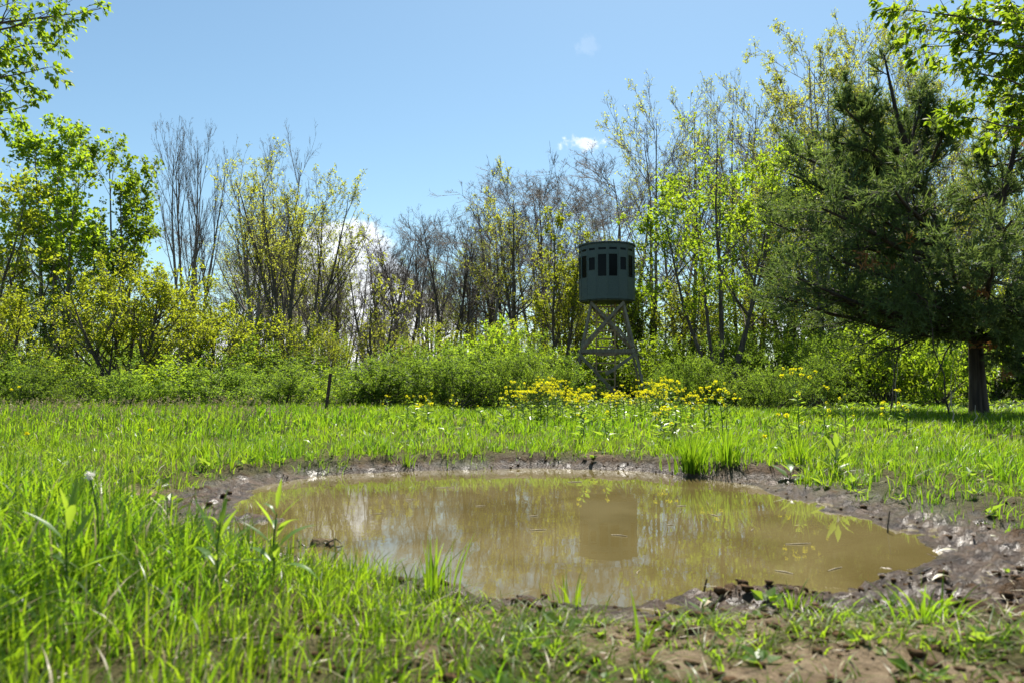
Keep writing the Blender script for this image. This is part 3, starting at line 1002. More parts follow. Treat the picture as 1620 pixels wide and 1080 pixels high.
def cedar():
    base = spot(1543, 13.0)
    root = thing('cedar_tree', 'big dark evergreen cedar with thick shaggy trunk and wide drooping boughs', 'tree', base)
    rng = np.random.default_rng(501)

    def loc(px, py, dy=0.0):
        return at(px, py, 13.0 + dy) - base
    tr = np.array([[loc(1545, 655), loc(1543, 600), loc(1541, 550), loc(1540, 500), loc(1530, 450), loc(1500, 385), loc(1470, 320), loc(1440, 250), loc(1418, 180), loc(1398, 85)],
                   [loc(1555, 655), loc(1551, 600), loc(1548, 550), loc(1548, 500), loc(1556, 450), loc(1570, 385), loc(1585, 320), loc(1600, 260), loc(1612, 200), loc(1625, 150)]])
    rad = np.array([[.125, .098, .09, .086, .08, .072, .062, .048, .035, .012], [.105, .08, .072, .068, .064, .056, .052, .04, .028, .012]])
    v, q = tubes(tr, rad, 14)
    # flutes in the trunk
    ctr = np.repeat(tr.reshape(-1, 3), 14, 0)
    off = v - ctr
    ang = np.tile(np.arange(14), 20)
    fl = np.where(ang % 3 == 0, 0.80, 1.06)
    v = ctr + off * fl[:, None]
    tb = MB().add(v, q)
    tb.build('trunk', M['bark_cedar'], root)
    ends = [(1335, 170, -.4), (1350, 235, .5), (1248, 275, -.2), (1215, 350, .3), (1200, 420, .4), (1228, 470, -.5), (1262, 440, -1.5), (1300, 330, -1.6), (1300, 250, .6),
            (1415, 300, -2.2), (1490, 215, -.9), (1545, 250, .6), (1660, 215, 0), (1720, 300, -.6), (1700, 400, .2), (1600, 350, -2.3), (1500, 395, -2.6), (1640, 480, -1.6),
            (1710, 520, -.5), (1420, 200, .9), (1350, 405, 1.4), (1440, 400, 1.8), (1380, 470, -1.4), (1330, 485, .6), (1580, 300, 1.6), (1660, 360, 1.8), (1520, 320, 2.0), (1450, 465, -2.0),
            (1290, 390, -1.0), (1240, 330, .9), (1690, 450, -1.9), (1480, 165, .2), (1345, 140, -.2), (1310, 215, -.5), (1250, 240, .2), (1630, 565, -.8), (1480, 488, -1.2), (1405, 490, -.8), (1590, 478, -1.8), (1350, 462, .8), (1300, 470, -.9), (1600, 520, -1.3), (1460, 140, .2), (1570, 420, -2.6), (1400, 350, -1.2), (1340, 300, 1.2)]
    lp, lr, lens = [], [], []
    for (px, py, dy) in ends:
        e = loc(px, py, dy)
        s_i = 0 if px < 1520 else 1
        zt = min(max(e[2] - 0.40 * abs(px - 1540) / 200 - 0.25, 1.35), 4.6)
        zz = tr[s_i, :, 2]
        st = np.array([np.interp(zt, zz, tr[s_i, :, c]) for c in range(3)])
        t = np.linspace(0, 1, 9)[:, None]
        mid = (st + e) / 2 + np.array((0, 0, -0.18)) + rng.normal(0, 0.10, 3)
        pts = (1 - t) ** 2 * st + 2 * t * (1 - t) * mid + t * t * e
        pts[1:-1] += rng.normal(0, 0.03, (7, 3))
        lp.append(pts)
        L = np.linalg.norm(e - st)
        lens.append(L)
        lr.append(0.012 + 0.013 * L * (1 - np.linspace(0, 1, 9)) ** 0.8 + 0.004)
    lp, lr, lens = np.array(lp), np.array(lr), np.array(lens)
    for k in range(len(lp)):
        v, q = tubes(lp[k:k + 1], lr[k:k + 1], 6)
        MB().add(v, q).build('limb', M['bark_cedar'], root)
    # add the tops of the trunks as bearers of sprays
    tops = np.array([np.stack([np.interp(np.linspace(.55, 1, 9), np.linspace(0, 1, 10), tr[s, :, c]) for c in range(3)], 1) for s in (0, 1)])
    lp = np.concatenate((lp, tops))
    lr = np.concatenate((lr, np.full((2, 9), .03)))
    lens = np.concatenate((lens, np.full(2, 2.2)))
    p1, d1, L1, r1 = spawn(rng, lp, lr, np.maximum(lens, 1.6), 18, .22, 1.0, 46, 15, .34, .6, .4, .006)
    d1 = nrm(d1 + np.array((0, 0, 0.12)))
    b1 = path(rng, p1, d1, L1, 5, .10, .06)
    rr1 = taper(r1, 6, .3)
    p2, d2, L2, r2 = spawn(rng, b1, rr1, L1, 9, .15, 1.0, 42, 15, .55, .55, .5, .003)
    b2 = path(rng, p2, d2, L2, 2, .10, .06)
    bb = MB()
    v, q = tubes(b1, rr1, 3)
    bb.add(v, q)
    v, q = tubes(b2, taper(r2, 3, .3), 3)
    bb.add(v, q)
    bb.build('branches', M['bark_cedar'], root)
    # feathery sprays: thin scale-clad shoots set along the branchlets
    lb = MB()
    for pts, per in ((b2, 18), (b1, 12)):
        B, n, _ = pts.shape
        cnt = rng.poisson(per, B)
        i = np.repeat(np.arange(B), cnt)
        t = rng.random(len(i)) ** 0.8
        f = t * (n - 1)
        k = np.minimum(f.astype(int), n - 2)
        w = (f - k)[:, None]
        p = pts[i, k] * (1 - w) + pts[i, k + 1] * w
        d = nrm(pts[i, k + 1] - pts[i, k])
        A = nrm(d * 0.8 + rng.normal(0, 0.5, d.shape) + np.array((0, 0, 0.10)))
        N = rng.normal(0, 1, d.shape)
        L = rng.uniform(0.05, 0.13, len(i))
        sd2 = nrm(np.cross(A, N)) * (L * rng.uniform(.07, .12, len(i)))[:, None]
        v = np.stack((p - sd2, p + sd2, p + A * L[:, None]), 1).reshape(-1, 3)
        lb.add(v, np.arange(len(v)).reshape(-1, 3), 0, np.repeat(np.clip(rng.normal(.45, .25, len(i)), 0, 1), 3))
    cr = lb.build('crown', M['cedar'], root, smooth=False)
    # browned dead sprays and bare pale twigs low inside the crown
    for (px, py, dy, n_) in ((1366, 405, -1.9, 26), (1425, 385, -2.1, 12), (1402, 412, -1.8, 12), (1540, 455, -1.6, 46), (1380, 420, -1.9, 26), (1605, 215, -.9, 20), (1560, 545, -.8, 26), (1590, 590, -.6, 30)):
        c = loc(px, py, dy)
        a = nrm(rng.normal(0, 1, 3) * np.array((1, .4, .3)))
        p = c + a * rng.uniform(-.18, .18, (n_, 1)) + rng.normal(0, .03, (n_, 3))
        A = nrm(a * .6 + rng.normal(0, .6, (n_, 3)) + np.array((0, 0, -.4)))
        L = rng.uniform(.07, .15, n_)
        v, q = leaves(p, A, rng.normal(0, 1, (n_, 3)), L, L * .3)
        b_ = MB().add(v, q, 0, np.repeat(rng.random(n_), 4))
        b_ = b_.build('dead_spray', M['cedar_dead'], root, smooth=False)
        b_['label'], b_['kind'] = 'browned dead spray', 'stuff'
    for a, b in (((1540, 470, -.1), (1400, 485, -.6)), ((1440, 400, -1.8), (1480, 480, -1.2)), ((1535, 500, 0), (1470, 620, -1.4)), ((1525, 480, 0), (1410, 560, -.9)), ((1560, 520, 0), (1620, 515, -.8)),
                 ((1556, 560, -.1), (1625, 600, -.9)), ((1555, 545, 0), (1600, 530, -.6)), ((1500, 440, -.2), (1430, 455, -1.3)), ((1550, 470, .1), (1660, 400, .4))):
        A_, B_ = loc(*a), loc(*b)
        t = np.linspace(0, 1, 6)[:, None]
        pts = A_ + (B_ - A_) * t + np.array((0, 0, .12)) * np.sin(t * math.pi) + rng.normal(0, .025, (6, 3))
        v, q = tubes(pts[None], np.linspace(.022, .006, 6)[None], 5)
        MB().add(v, q).build('dead_limb', M['bark_cedar'], root)
    return root


cedar()

# ------------------------------------------------------------------ near trees whose boughs reach into the picture


def overhang(name, label, base_px, d, ends, seed, leaf_l, leaf_w, per, leafmat, tr_h, kids):
    base = spot(base_px, d)
    root = thing(name, label, 'tree', base)
    rng = np.random.default_rng(seed)
    sgn = -1 if base_px > 810 else 1
    tp = np.array([[0, 0, -.1], [0.05, 0, 1.2], [0.0, .1, 2.5], [.1, .05, tr_h * .6], [0.2, 0, tr_h * .8], [.25, .05, tr_h]])[None]
    v, q = tubes(tp, np.array([[.2, .16, .14, .11, .08, .03]]), 10)
    MB().add(v, q).build('trunk', M['bark_dark'], root)
    lp, lr, ln = [], [], []
    for (px, py, dy) in ends:
        e = at(px, py, d + dy) - base
        zt = min(max(e[2] - .9, 1.5), tr_h * .95)
        st = np.array([np.interp(zt, tp[0, :, 2], tp[0, :, c]) for c in range(3)])
        t = np.linspace(0, 1, 9)[:, None]
        mid = (st + e) / 2 + np.array((0, 0, .35))
        pts = (1 - t) ** 2 * st + 2 * t * (1 - t) * mid + t * t * e
        pts[1:-1] += rng.normal(0, .025, (7, 3))
        lp.append(pts)
        lr.append(np.linspace(.035, .005, 9))
        ln.append(np.linalg.norm(e - st))
    lp, lr, ln = np.array(lp), np.array(lr), np.array(ln)
    for k in range(len(lp)):
        v, q = tubes(lp[k:k + 1], lr[k:k + 1], 6)
        MB().add(v, q).build('bough', M['bark_dark'], root)
    p1, d1, L1, r1 = spawn(rng, lp, lr, ln, kids, .45, 1.0, 38, 14, .22, .5, .5, .003)
    b1 = path(rng, p1, d1, L1, 4, .12, -.04)
    v, q = tubes(b1, taper(r1, 5, .4), 4)
    tb = MB().add(v, q)
    p2, d2, L2, r2 = spawn(rng, b1, taper(r1, 5, .4), L1, 3, .3, 1.0, 42, 14, .5, .8, .6, .002)
    b2 = path(rng, p2, d2, L2, 3, .12, -.06)
    v, q = tubes(b2, taper(r2, 4, .4), 3)
    tb.add(v, q)
    tb.build('twigs', M['bark_dark'], root)['kind'] = 'stuff'
    # leaves, each one an object as far as 300 go
    allb = [(b1, per), (b2, per)]
    P, A = [], []
    for pts, pr in allb:
        B, n, _ = pts.shape
        cnt = rng.poisson(pr, B)
        i = np.repeat(np.arange(B), cnt)
        t = .25 + .75 * np.sqrt(rng.random(len(i)))
        f = t * (n - 1)
        k = np.minimum(f.astype(int), n - 2)
        w = (f - k)[:, None]
        P.append(pts[i, k] * (1 - w) + pts[i, k + 1] * w)
        A.append(nrm(nrm(pts[i, k + 1] - pts[i, k]) * .8 + rng.normal(0, .6, (len(i), 3)) + np.array((0, 0, -.45))))
    P, A = np.concatenate(P), np.concatenate(A)
    N = nrm(rng.normal(0, .45, P.shape) + np.array((0, 0, 1.0)))
    Lr = rng.uniform(.65, 1.25, len(P))
    wp = P + base
    u = wp[:, 0] / wp[:, 1] * FPX + 810
    vpix = 600 - (wp[:, 2] - EYE) / wp[:, 1] * FPX
    vis = (u > -5) & (u < 1625) & (vpix > -5)
    idx = np.where(vis)[0]
    rng.shuffle(idx)
    single = set(idx[:300].tolist())
    protos = []
    for tnt in (.15, .4, .65, .9):
        t = np.linspace(0, 1, 5)
        wd = np.array([.08, .85, 1, .6, 0.02]) * leaf_w / 2
        cz = -0.14 * leaf_l * t ** 2
        v = np.concatenate([np.stack((t * leaf_l, wd, cz + wd * .25), 1), np.stack((t * leaf_l, 0 * t, cz), 1), np.stack((t * leaf_l, -wd, cz + wd * .25), 1)])
        f = []
        for k in range(4):
            f += [[k, 5 + k, 6 + k, k + 1], [5 + k, 10 + k, 11 + k, 6 + k]]
        protos.append(MB().add(v, np.array(f), 0, tnt).mesh('leaf', M[leafmat], True))
    rest = [i for i in range(len(P)) if i not in single]
    for i in sorted(single):
        a, n_ = A[i], N[i]
        y = np.cross(n_, a)
        y = y / np.linalg.norm(y)
        z = np.cross(a, y)
        s_ = Lr[i]
        mw = Matrix(((a[0] * s_, y[0] * s_, z[0] * s_, P[i][0]), (a[1] * s_, y[1] * s_, z[1] * s_, P[i][1]), (a[2] * s_, y[2] * s_, z[2] * s_, P[i][2]), (0, 0, 0, 1)))
        link('leaf', protos[int(rng.integers(4))], root, mw=mw)
    if rest:
        v, q = leaves(P[rest], A[rest], N[rest], Lr[rest] * leaf_l, Lr[rest] * leaf_w)
        o = MB().add(v, q, 0, np.repeat(rng.random(len(rest)), 4)).build('crown', M[leafmat], root, smooth=False)
        o['kind'] = 'stuff'
    return root


overhang('overhanging_tree', 'near tree whose bright lime boughs hang into the sky above the cedar', 1830, 10.5,
         [(1400, 14, 0), (1440, 45, -.3), (1460, 75, .4), (1500, 30, .2), (1515, 112, -.4), (1555, 150, .2), (1590, 190, .4), (1560, 60, -.5), (1600, 100, .3), (1640, 150, -.2), (1640, 20, 0), (1580, 10, .5), (1510, 185, .1), (1680, 200, .3)],
         601, 0.115, 0.06, 6.0, 'leaf_bright', 7.5, 15)
overhang('overhanging_tree', 'near tree whose small-leaved twigs hang into the sky above the tallest leafy tree', -260, 10.0,
         [(160, 14, 0), (100, 25, -.3), (90, 70, .4), (72, 108, -.2), (52, 140, .2), (45, 168, .4), (12, 188, -.5), (20, 30, .3), (0, 100, -.2), (-20, 150, .2), (-30, 50, 0)],
         602, 0.085, 0.05, 5.5, 'leaf_bright', 7.5, 17)

# ------------------------------------------------------------------ honeysuckle shrubs


def shrub_proto(seed, leaf_n, leaf_l=.066):
    rng = np.random.default_rng(seed)
    B = 26
    a = rng.uniform(0, 2 * math.pi, B)
    sp = np.radians(rng.uniform(4, 62, B))
    d = np.stack((np.sin(sp) * np.cos(a), np.sin(sp) * np.sin(a), np.cos(sp)), 1)
    st = rng.normal(0, .12, (B, 3))
    st[:, 2] = -.05
    L = rng.uniform(1.2, 2.0, B)
    p0 = path(rng, st, d, L, 8, .08, -.035)
    r0 = taper(rng.uniform(.010, .02, B), 9, .3)
    p, d1, L1, r1 = spawn(rng, p0, r0, L, 11, .25, 1, 48, 14, .38, .6, .5, .003)
    b1 = path(rng, p, d1, L1, 4, .12, .0)
    p, d2, L2, r2 = spawn(rng, b1, taper(r1, 5, .4), L1, 5, .2, 1, 48, 14, .5, .7, .5, .002)
    b2 = path(rng, p, d2, L2, 3, .14, -.02)
    stems = MB()
    v, q = tubes(p0, r0, 4)
    stems.add(v, q)
    v, q = tubes(b1, taper(r1, 5, .4), 3)
    stems.add(v, q)
    lf = MB()
    for pts, per in ((b1, leaf_n * 1.4), (b2, leaf_n)):
        v, q, t = leaf_cloud(rng, pts, per, leaf_l, t0=.05, droop=.1, spreadr=.022, aspect=.58)
        v[:, 2] = np.maximum(v[:, 2], .01)
        lf.add(v, q, 0, t)
    zmax = np.percentile(np.concatenate(lf.v)[:, 2], 99.5)
    xmax = np.percentile(np.abs(np.concatenate(lf.v)[:, 0]), 98)
    for m_ in (stems, lf):
        for k in range(len(m_.v)):
            m_.v[k] = m_.v[k] * np.array((1 / xmax, 1 / xmax, 1 / zmax), np.float32)
    return stems, lf


SHRUB = []
for i, (sn_, sl_, sm_) in enumerate(((4.6, .066, 'leaf_shrub'), (2.8, .088, 'leaf_bright'), (4.6, .062, 'leaf_shrub'), (4.2, .072, 'leaf_shrub'))):
    stx, lfx = shrub_proto(700 + i, sn_, sl_)
    SHRUB.append((stx.mesh('stems', M['bark_dark']), lfx.mesh('foliage', M[sm_], False)))


def shrub(k, label, px, top, wpx_, d, rz, group):
    o = thing('shrub', label, 'shrub', spot(px, d), rz, group)
    h = top_h(px, top, d)
    r = wpx(wpx_, d) / 2
    o.scale = (r, r, h)
    link('stems', SHRUB[k][0], o)
    link('foliage', SHRUB[k][1], o)
    return o


ORD = ['first', 'second', 'third', 'fourth', 'fifth', 'sixth', 'seventh', 'eighth', 'ninth', 'tenth', 'eleventh', 'twelfth', 'thirteenth', 'fourteenth', 'fifteenth']
rng = np.random.default_rng(80)


def shrub_row(pxs, tops, w, d, jit, group, label, backward=False):
    pxs = list(pxs)
    n = len(pxs)
    for i, px in enumerate(pxs):
        k = n - 1 - i if backward else i
        top = np.interp(px, [a for a, b in tops], [b for a, b in tops])
        shrub(int(rng.choice((0, 0, 1, 2, 2, 3))), label % ORD[k], px + rng.uniform(-jit, jit), top - 8 + rng.uniform(-30, 22), rng.uniform(*w) * rng.uniform(.85, 1.15), rng.uniform(*d), rng.uniform(0, 6.28), group)


shrub_row(np.arange(-110, 520, 62), [(-100, 585), (150, 588), (350, 580), (440, 572), (520, 590)], (100, 165), (14.6, 17), 16, 'low shrubs beyond the post',
          '%s low front shrub going from the leaning post away from the tower', True)
shrub_row(np.arange(-150, 570, 80), [(-100, 545), (200, 550), (560, 560)], (130, 180), (19, 24), 18, 'rear shrubs beyond the post', '%s taller rear shrub going from the leaning post away from the tower', True)
shrub_row(np.arange(560, 880, 54), [(560, 592), (650, 566), (740, 555), (880, 562)], (115, 165), (14.4, 16.5), 12, 'front shrubs between post and tower', '%s rounded front shrub going from the leaning post towards the tower')
shrub_row(np.arange(600, 880, 62), [(600, 570), (700, 535), (930, 528)], (130, 185), (18.5, 22), 15, 'rear shrubs between post and tower', '%s rear thicket shrub going from the leaning post towards the tower')
shrub_row(np.arange(1082, 1330, 50), [(1050, 565), (1150, 545), (1330, 552)], (100, 145), (14.8, 16.5), 10, 'front shrubs between tower and cedar', '%s dark front shrub going from the tower towards the cedar')
shrub_row(np.arange(1010, 1340, 52), [(1010, 525), (1340, 490)], (120, 180), (25.5, 29), 12, 'rear shrubs between tower and cedar', '%s sunlit rear shrub going from the tower towards the cedar')
shrub_row(np.arange(1300, 1760, 56), [(1300, 530), (1760, 530)], (120, 175), (18, 22), 15, 'shrubs in the shade behind the cedar', '%s shaded shrub behind the cedar counting from its tower side')
shrub(0, 'dark rounded shrub hiding the foot of the tower on the post side', 893, 562, 84, 15.5, 1.0, 'shrubs around the tower foot')
shrub(2, 'low shrub seen between the legs of the tower', 985, 565, 130, 27.0, 2.0, 'shrubs around the tower foot')
shrub(1, 'tall shrub straight behind the tower ladder', 945, 522, 170, 28.5, 2.6, 'shrubs around the tower foot')
shrub(3, 'small dark shrub close by the exposed leg of the tower', 1052, 572, 80, 17.0, 0.6, 'shrubs around the tower foot')

# ------------------------------------------------------------------ the raised hunting blind


def tower():
    D = 24.0
    b = spot(961, D)
    root = thing('hunting_blind', 'dark green round hunting blind raised on a braced timber tower with ladder', 'hunting blind', b, R(-6.5))
    g0 = b[2]
    z0 = at(960, 477, D)[2] - g0
    z1 = at(960, 392, D)[2] - g0
    Rr, n = 0.885, 16
    zb = lambda y: at(960, y, D)[2] - g0
    M['blind_paint'] = plain_mat('blind_green_paint', (0.044, 0.070, 0.062), (0.064, 0.092, 0.083), rough=0.55, scale=30, bump=0.15)
    M['blind_lid'] = plain_mat('blind_lid', (0.018, 0.036, 0.033), (0.026, 0.046, 0.042), rough=0.5, scale=12, bump=0.1)
    M['dark_pane'] = plain_mat('dark_pane', (0.006, 0.007, 0.007), rough=0.15, spec=0.08)
    M['timber'] = bark_mat('weathered_timber', (0.145, 0.115, 0.078), (0.28, 0.235, 0.165), scale=14, stretch=0.15, bump=0.25)
    M['ladder_wood'] = bark_mat('ladder_wood', (0.34, 0.22, 0.11), (0.50, 0.35, 0.20), scale=14, stretch=0.15, bump=0.2)
    half = Rr * math.tan(math.pi / n)
    th = 0.03
    shp = {}
    for kind in ('tall', 'short'):
        wy0, wy1 = (zb(443), zb(408.5)) if kind == 'tall' else (zb(433), zb(412.5))
        vy0, vy1 = zb(402), zb(398.6)
        ww, vw = (0.146, 0.125) if kind == 'tall' else (0.122, 0.11)
        p = MB()

        def slab(x0, x1, za, zb_):
            p.add(box_v(((x0 + x1) / 2, -th / 2, (za + zb_) / 2), x1 - x0, th, zb_ - za), BOXF)
        # siding below the window: boards with shadow gaps
        nb = 6
        e = (wy0 - z0) / nb
        for k in range(nb):
            slab(-half, half, z0 + k * e, z0 + (k + 1) * e - 0.006)
            p.add(box_v((0, -th / 2 - 0.003, z0 + (k + 1) * e - 0.003), 2 * half, th - 0.006, 0.006), BOXF)
        slab(-half, -ww, wy0, wy1)
        slab(ww, half, wy0, wy1)
        slab(-half, half, wy1, vy0)
        slab(-half, -vw, vy0, vy1)
        slab(vw, half, vy0, vy1)
        slab(-half, half, vy1, z1)
        # a narrow lath over each joint between panels
        p.add(box_v((half, 0.001, (z0 + z1) / 2), 0.014, 0.008, z1 - z0 - 0.004), BOXF)
        fr = MB()
        for (cx, cz, sx, sz) in ((-ww + .006, (wy0 + wy1) / 2, .012, wy1 - wy0), (ww - .006, (wy0 + wy1) / 2, .012, wy1 - wy0), (0, wy0 + .006, 2 * ww - .026, .012), (0, wy1 - .006, 2 * ww - .026, .012)):
            fr.add(box_v((cx, -.012, cz), sx, .034, sz), BOXF)
        pn = MB().add(box_v((0, -.022, (wy0 + wy1) / 2), 2 * ww - .022, .008, wy1 - wy0 - .022), BOXF)
        vn = MB().add(box_v((0, -.020, (vy0 + vy1) / 2), 2 * vw - .004, .008, vy1 - vy0 - .003), BOXF)
        shp[kind] = (p.mesh('wall_panel', M['blind_paint'], False), fr.mesh('window', M['blind_paint'], False), pn.mesh('pane', M['dark_pane'], False), vn.mesh('vent', M['dark_pane'], False))
    for k in range(n):
        # angle from the side facing the pond, positive towards the cedar
        a = R(-10.4 + 22.5 * k)
        kind = 'short' if (k - 2) % 3 == 0 else 'tall'
        kind = 'short' if k in (2, 15, 5, 8, 12) else 'tall'
        # outward normal (sin a, -cos a)
        mw = Matrix.Translation((math.sin(a) * Rr, -math.cos(a) * Rr, 0)) @ Matrix.Rotation(a + math.pi, 4, 'Z')
        o = link('wall_panel', shp[kind][0], root, mw=mw)
        w_ = link('window', shp[kind][1], o)
        link('vent', shp[kind][3], o)
        link('pane', shp[kind][2], o)

    def disc(r, za, zb_, seg=48, lip=0.0):
        a = np.arange(seg) * 2 * math.pi / seg
        c, s_ = np.cos(a), np.sin(a)
        v = np.concatenate((np.stack((c * r, s_ * r, 0 * a + za), 1), np.stack((c * r, s_ * r, 0 * a + zb_), 1), np.stack((c * (r - .03), s_ * (r - .03), 0 * a + zb_ + lip), 1)))
        k = np.arange(seg)
        k2 = (k + 1) % seg
        q = np.concatenate((np.stack((k, k2, k2 + seg, k + seg), 1), np.stack((k + seg, k2 + seg, k2 + 2 * seg, k + 2 * seg), 1)))
        return v, q, np.arange(seg)[::-1][None], (np.arange(seg) + 2 * seg)[None]
    v, q, f1, f2 = disc(Rr + .045, z1 + .002, zb(389.5), lip=.008)
    MB().add(v, [q, f1, f2]).build('lid', M['blind_lid'], root, smooth=False)
    v, q, f1, f2 = disc(Rr - .045, z0 - .035, z0 + .02)
    MB().add(v, [q, f1, f2]).build('floor', M['blind_lid'], root, smooth=False)
    # the timber frame
    top, ht, hb = z0 - .036, 0.50, 1.17
    zz = np.array((0.0, top))

    def leg_at(sx, sy, z):
        h = hb + (ht - hb) * z / top
        return np.array((sx * h, sy * h, z))
    for sx in (-1, 1):
        for sy in (-1, 1):
            MB().add(beam(leg_at(sx, sy, -.3), leg_at(sx, sy, top), .072, .072, (0, 1, 0)), BOXF).build('leg', M['timber'], root, smooth=False)
    zm = zb(556)
    for sy in (-1, 1):
        y = sy * .055
        off = np.array((0, sy * .072, 0))
        MB().add(beam(leg_at(-1, sy, zm) + off, leg_at(1, sy, zm) + off, .036, .11), BOXF).build('crossbeam', M['timber'], root, smooth=False)
        MB().add(beam(leg_at(-1, sy, top - .06) + off * .98, leg_at(1, sy, zm + .12) + off * .98, .034, .09), BOXF).build('brace', M['timber'], root, smooth=False)
        MB().add(beam(leg_at(1, sy, top - .06) + off * 1.57, leg_at(-1, sy, zm + .10) + off * 1.57, .034, .09), BOXF).build('brace', M['timber'], root, smooth=False)
        MB().add(beam(leg_at(-1, sy, zm - .12) + off, leg_at(.25, sy, .12) + off, .034, .09), BOXF).build('brace', M['timber'], root, smooth=False)
        MB().add(beam(leg_at(1, sy, zm - .10) + off * 1.02, leg_at(-.05, sy, zm * .52) + off * 1.02 + np.array((0.0, 0, 0)), .036, .10), BOXF).build('brace', M['timber'], root, smooth=False)
    for sx in (-1, 1):
        off = np.array((sx * .072, 0, 0))
        MB().add(beam(leg_at(sx, -1, zm) + off, leg_at(sx, 1, zm) + off, .036, .11), BOXF).build('crossbeam', M['timber'], root, smooth=False)
        MB().add(beam(leg_at(sx, -1, zm - .1) + off, leg_at(sx, 1, .2) + off, .036, .10), BOXF).build('brace', M['timber'], root, smooth=False)
    # ladder inside the frame
    xl, xr = -.37, .24
    ld = MB()
    ld.add(beam((xl, .32, .05), (xl + .02, .22, top), .045, .07, (0, 1, 0)), BOXF)
    lad = ld.build('ladder', M['ladder_wood'], root, smooth=False)
    MB().add(beam((xr, .32, .05), (xr + .02, .22, top), .045, .07, (0, 1, 0)), BOXF).build('rail', M['ladder_wood'], lad, smooth=False)
    z = top - .12
    while z > .15:
        y = .32 - .10 * z / top
        MB().add(beam((xl + .02, y - .045, z), (xr, y - .045, z), .035, .05), BOXF).build('rung', M['ladder_wood'], lad, smooth=False)
        z -= .262
    return root


tower()

# ------------------------------------------------------------------ leaning post by the thicket
M['rust'] = plain_mat('rusty_steel', (0.035, 0.022, 0.016), (0.075, 0.042, 0.026), rough=0.8, scale=40, bump=0.3)
pb = spot(514, 12.6)
post = thing('fence_post', 'dark rusty steel post leaning in front of the thicket', 'post', pb)
h = at(523, 590, 12.6) - pb
a_, b_ = np.array((0, 0, -.2)), h
pm = MB()
pm.add(beam(a_, b_, .055, .012, (0, 1, 0)), BOXF)
pm.add(beam(a_ + np.array((0, .022, 0)), b_ + np.array((0, .022, 0)), .012, .032, (0, 1, 0)), BOXF)
pm.build('shaft', M['rust'], post, smooth=False)
for k in range(6):
    c = a_ + (b_ - a_) * (.35 + .1 * k)
    MB().add(box_v(c + np.array((0, -.012, 0)), .02, .012, .012), BOXF).build('stud', M['rust'], post, smooth=False)

# ------------------------------------------------------------------ grass


def grass_zone(rng, y0, y1, dens, per, segs, wid, lens, cap=None, margin=2.0):
    w1 = .70 * y1 + margin
    n = int(dens * (y1 - y0) * 2 * w1)
    x = rng.uniform(-w1, w1, n)
    y = rng.uniform(y0, y1, n)
    k = (np.abs(x) < .70 * y + .45) | ((np.abs(x) < .70 * y + margin) & (rng.random(n) < .42))
    x, y = x[k], y[k]
    c = grass_cover(x, y)
    k = rng.random(len(x)) < c
    x, y, c = x[k], y[k], c[k]
    cnt = rng.poisson(per, len(x))
    i = np.repeat(np.arange(len(x)), cnt)
    a = rng.uniform(0, 2 * math.pi, len(i))
    rr = np.abs(rng.normal(0, .028, len(i)))
    bx, by = x[i] + rr * np.cos(a), y[i] + rr * np.sin(a)
    L = lens(bx, by) * rng.uniform(.4, 1.3, len(i)) * (0.6 + 0.4 * c[i]) * (0.75 + .5 * fbm(bx * 1.7, by * 1.7, 61, 2))
    keep = L > .025
    bx, by, L, a, i = bx[keep], by[keep], L[keep], a[keep], i[keep]
    z = ground_z(bx, by) - .01
    ok = z > -.02
    bx, by, L, a, z = bx[ok], by[ok], L[ok], a[ok], z[ok]
    N = len(bx)
    lean = np.abs(rng.normal(.55, .38, N)) + .5 * sstep(bx, -.3, .1) * (1 - sstep(by, 2.0, 2.5))
    da = a + rng.normal(0, .5, N)
    dx, dy = np.cos(da), np.sin(da)
    dx = dx + .22                                        # a light breeze towards the cedar
    fa = da + math.pi / 2 + rng.normal(0, .5, N)
    w = wid * rng.uniform(.6, 1.3, N) * np.clip(L / .15, .6, 1.5)
    s = np.linspace(0, 1, segs + 1)[None, :]
    hor = (lean * L)[:, None] * s ** 2
    ver = L[:, None] * (s - .38 * np.minimum(lean, 1.2)[:, None] * s ** 2.2)
    cx, cy, cz = bx[:, None] + dx[:, None] * hor, by[:, None] + dy[:, None] * hor, z[:, None] + ver
    ww = w[:, None] * (1 - s ** 1.8) / 2
    ox, oy = np.cos(fa)[:, None] * ww, np.sin(fa)[:, None] * ww
    Lf = np.stack((cx - ox, cy - oy, cz), -1)[:, :-1]
    Rt = np.stack((cx + ox, cy + oy, cz), -1)[:, :-1]
    tip = np.stack((cx, cy, cz), -1)[:, -1:]
    v = np.concatenate((Lf, Rt, tip), 1)
    nv = 2 * segs + 1
    b0 = np.arange(N)[:, None] * nv
    quads = np.concatenate([b0 + np.array([[k, segs + k, segs + k + 1, k + 1]]) for k in range(segs - 1)]) if segs > 1 else np.zeros((0, 4), int)
    tris = b0 + np.array([[segs - 1, 2 * segs - 1, 2 * segs]])
    tint = np.clip(rng.normal(.5, .24, N) + 1.1 * (fbm(bx * 1.6, by * 1.6, 71, 3) - .5), 0, 1)
    u_ = rng.random(N)
    dead = np.where(u_ < .05, 1, np.where(u_ < .05 + .42 * sstep(fbm(bx * 2.7, by * 2.7, 73, 2), .4, .75), 2, 0))
    return v.reshape(-1, 3), quads, tris, np.repeat(tint, nv), dead


def near_len(x, y):
    L = np.interp(x, [-1.6, -1.0, -.72, -.35, 0, .3], [.22, .20, .125, .10, .08, .07])
    L = L * np.where(y > 2.6, np.interp(y, [2.6, 3.3], [1, .75]), 1)
    return L


def far_len(x, y):
    L = np.interp(x / np.maximum(y, 1), [-.6, -.2, .1, .35, .5], [.185, .145, .13, .115, .11])
    return L * (.72 + .34 * sstep(y, 6.5, 10)) + .15 * (fbm(x * 2.2, y * 2.2, 67, 3) - .5)


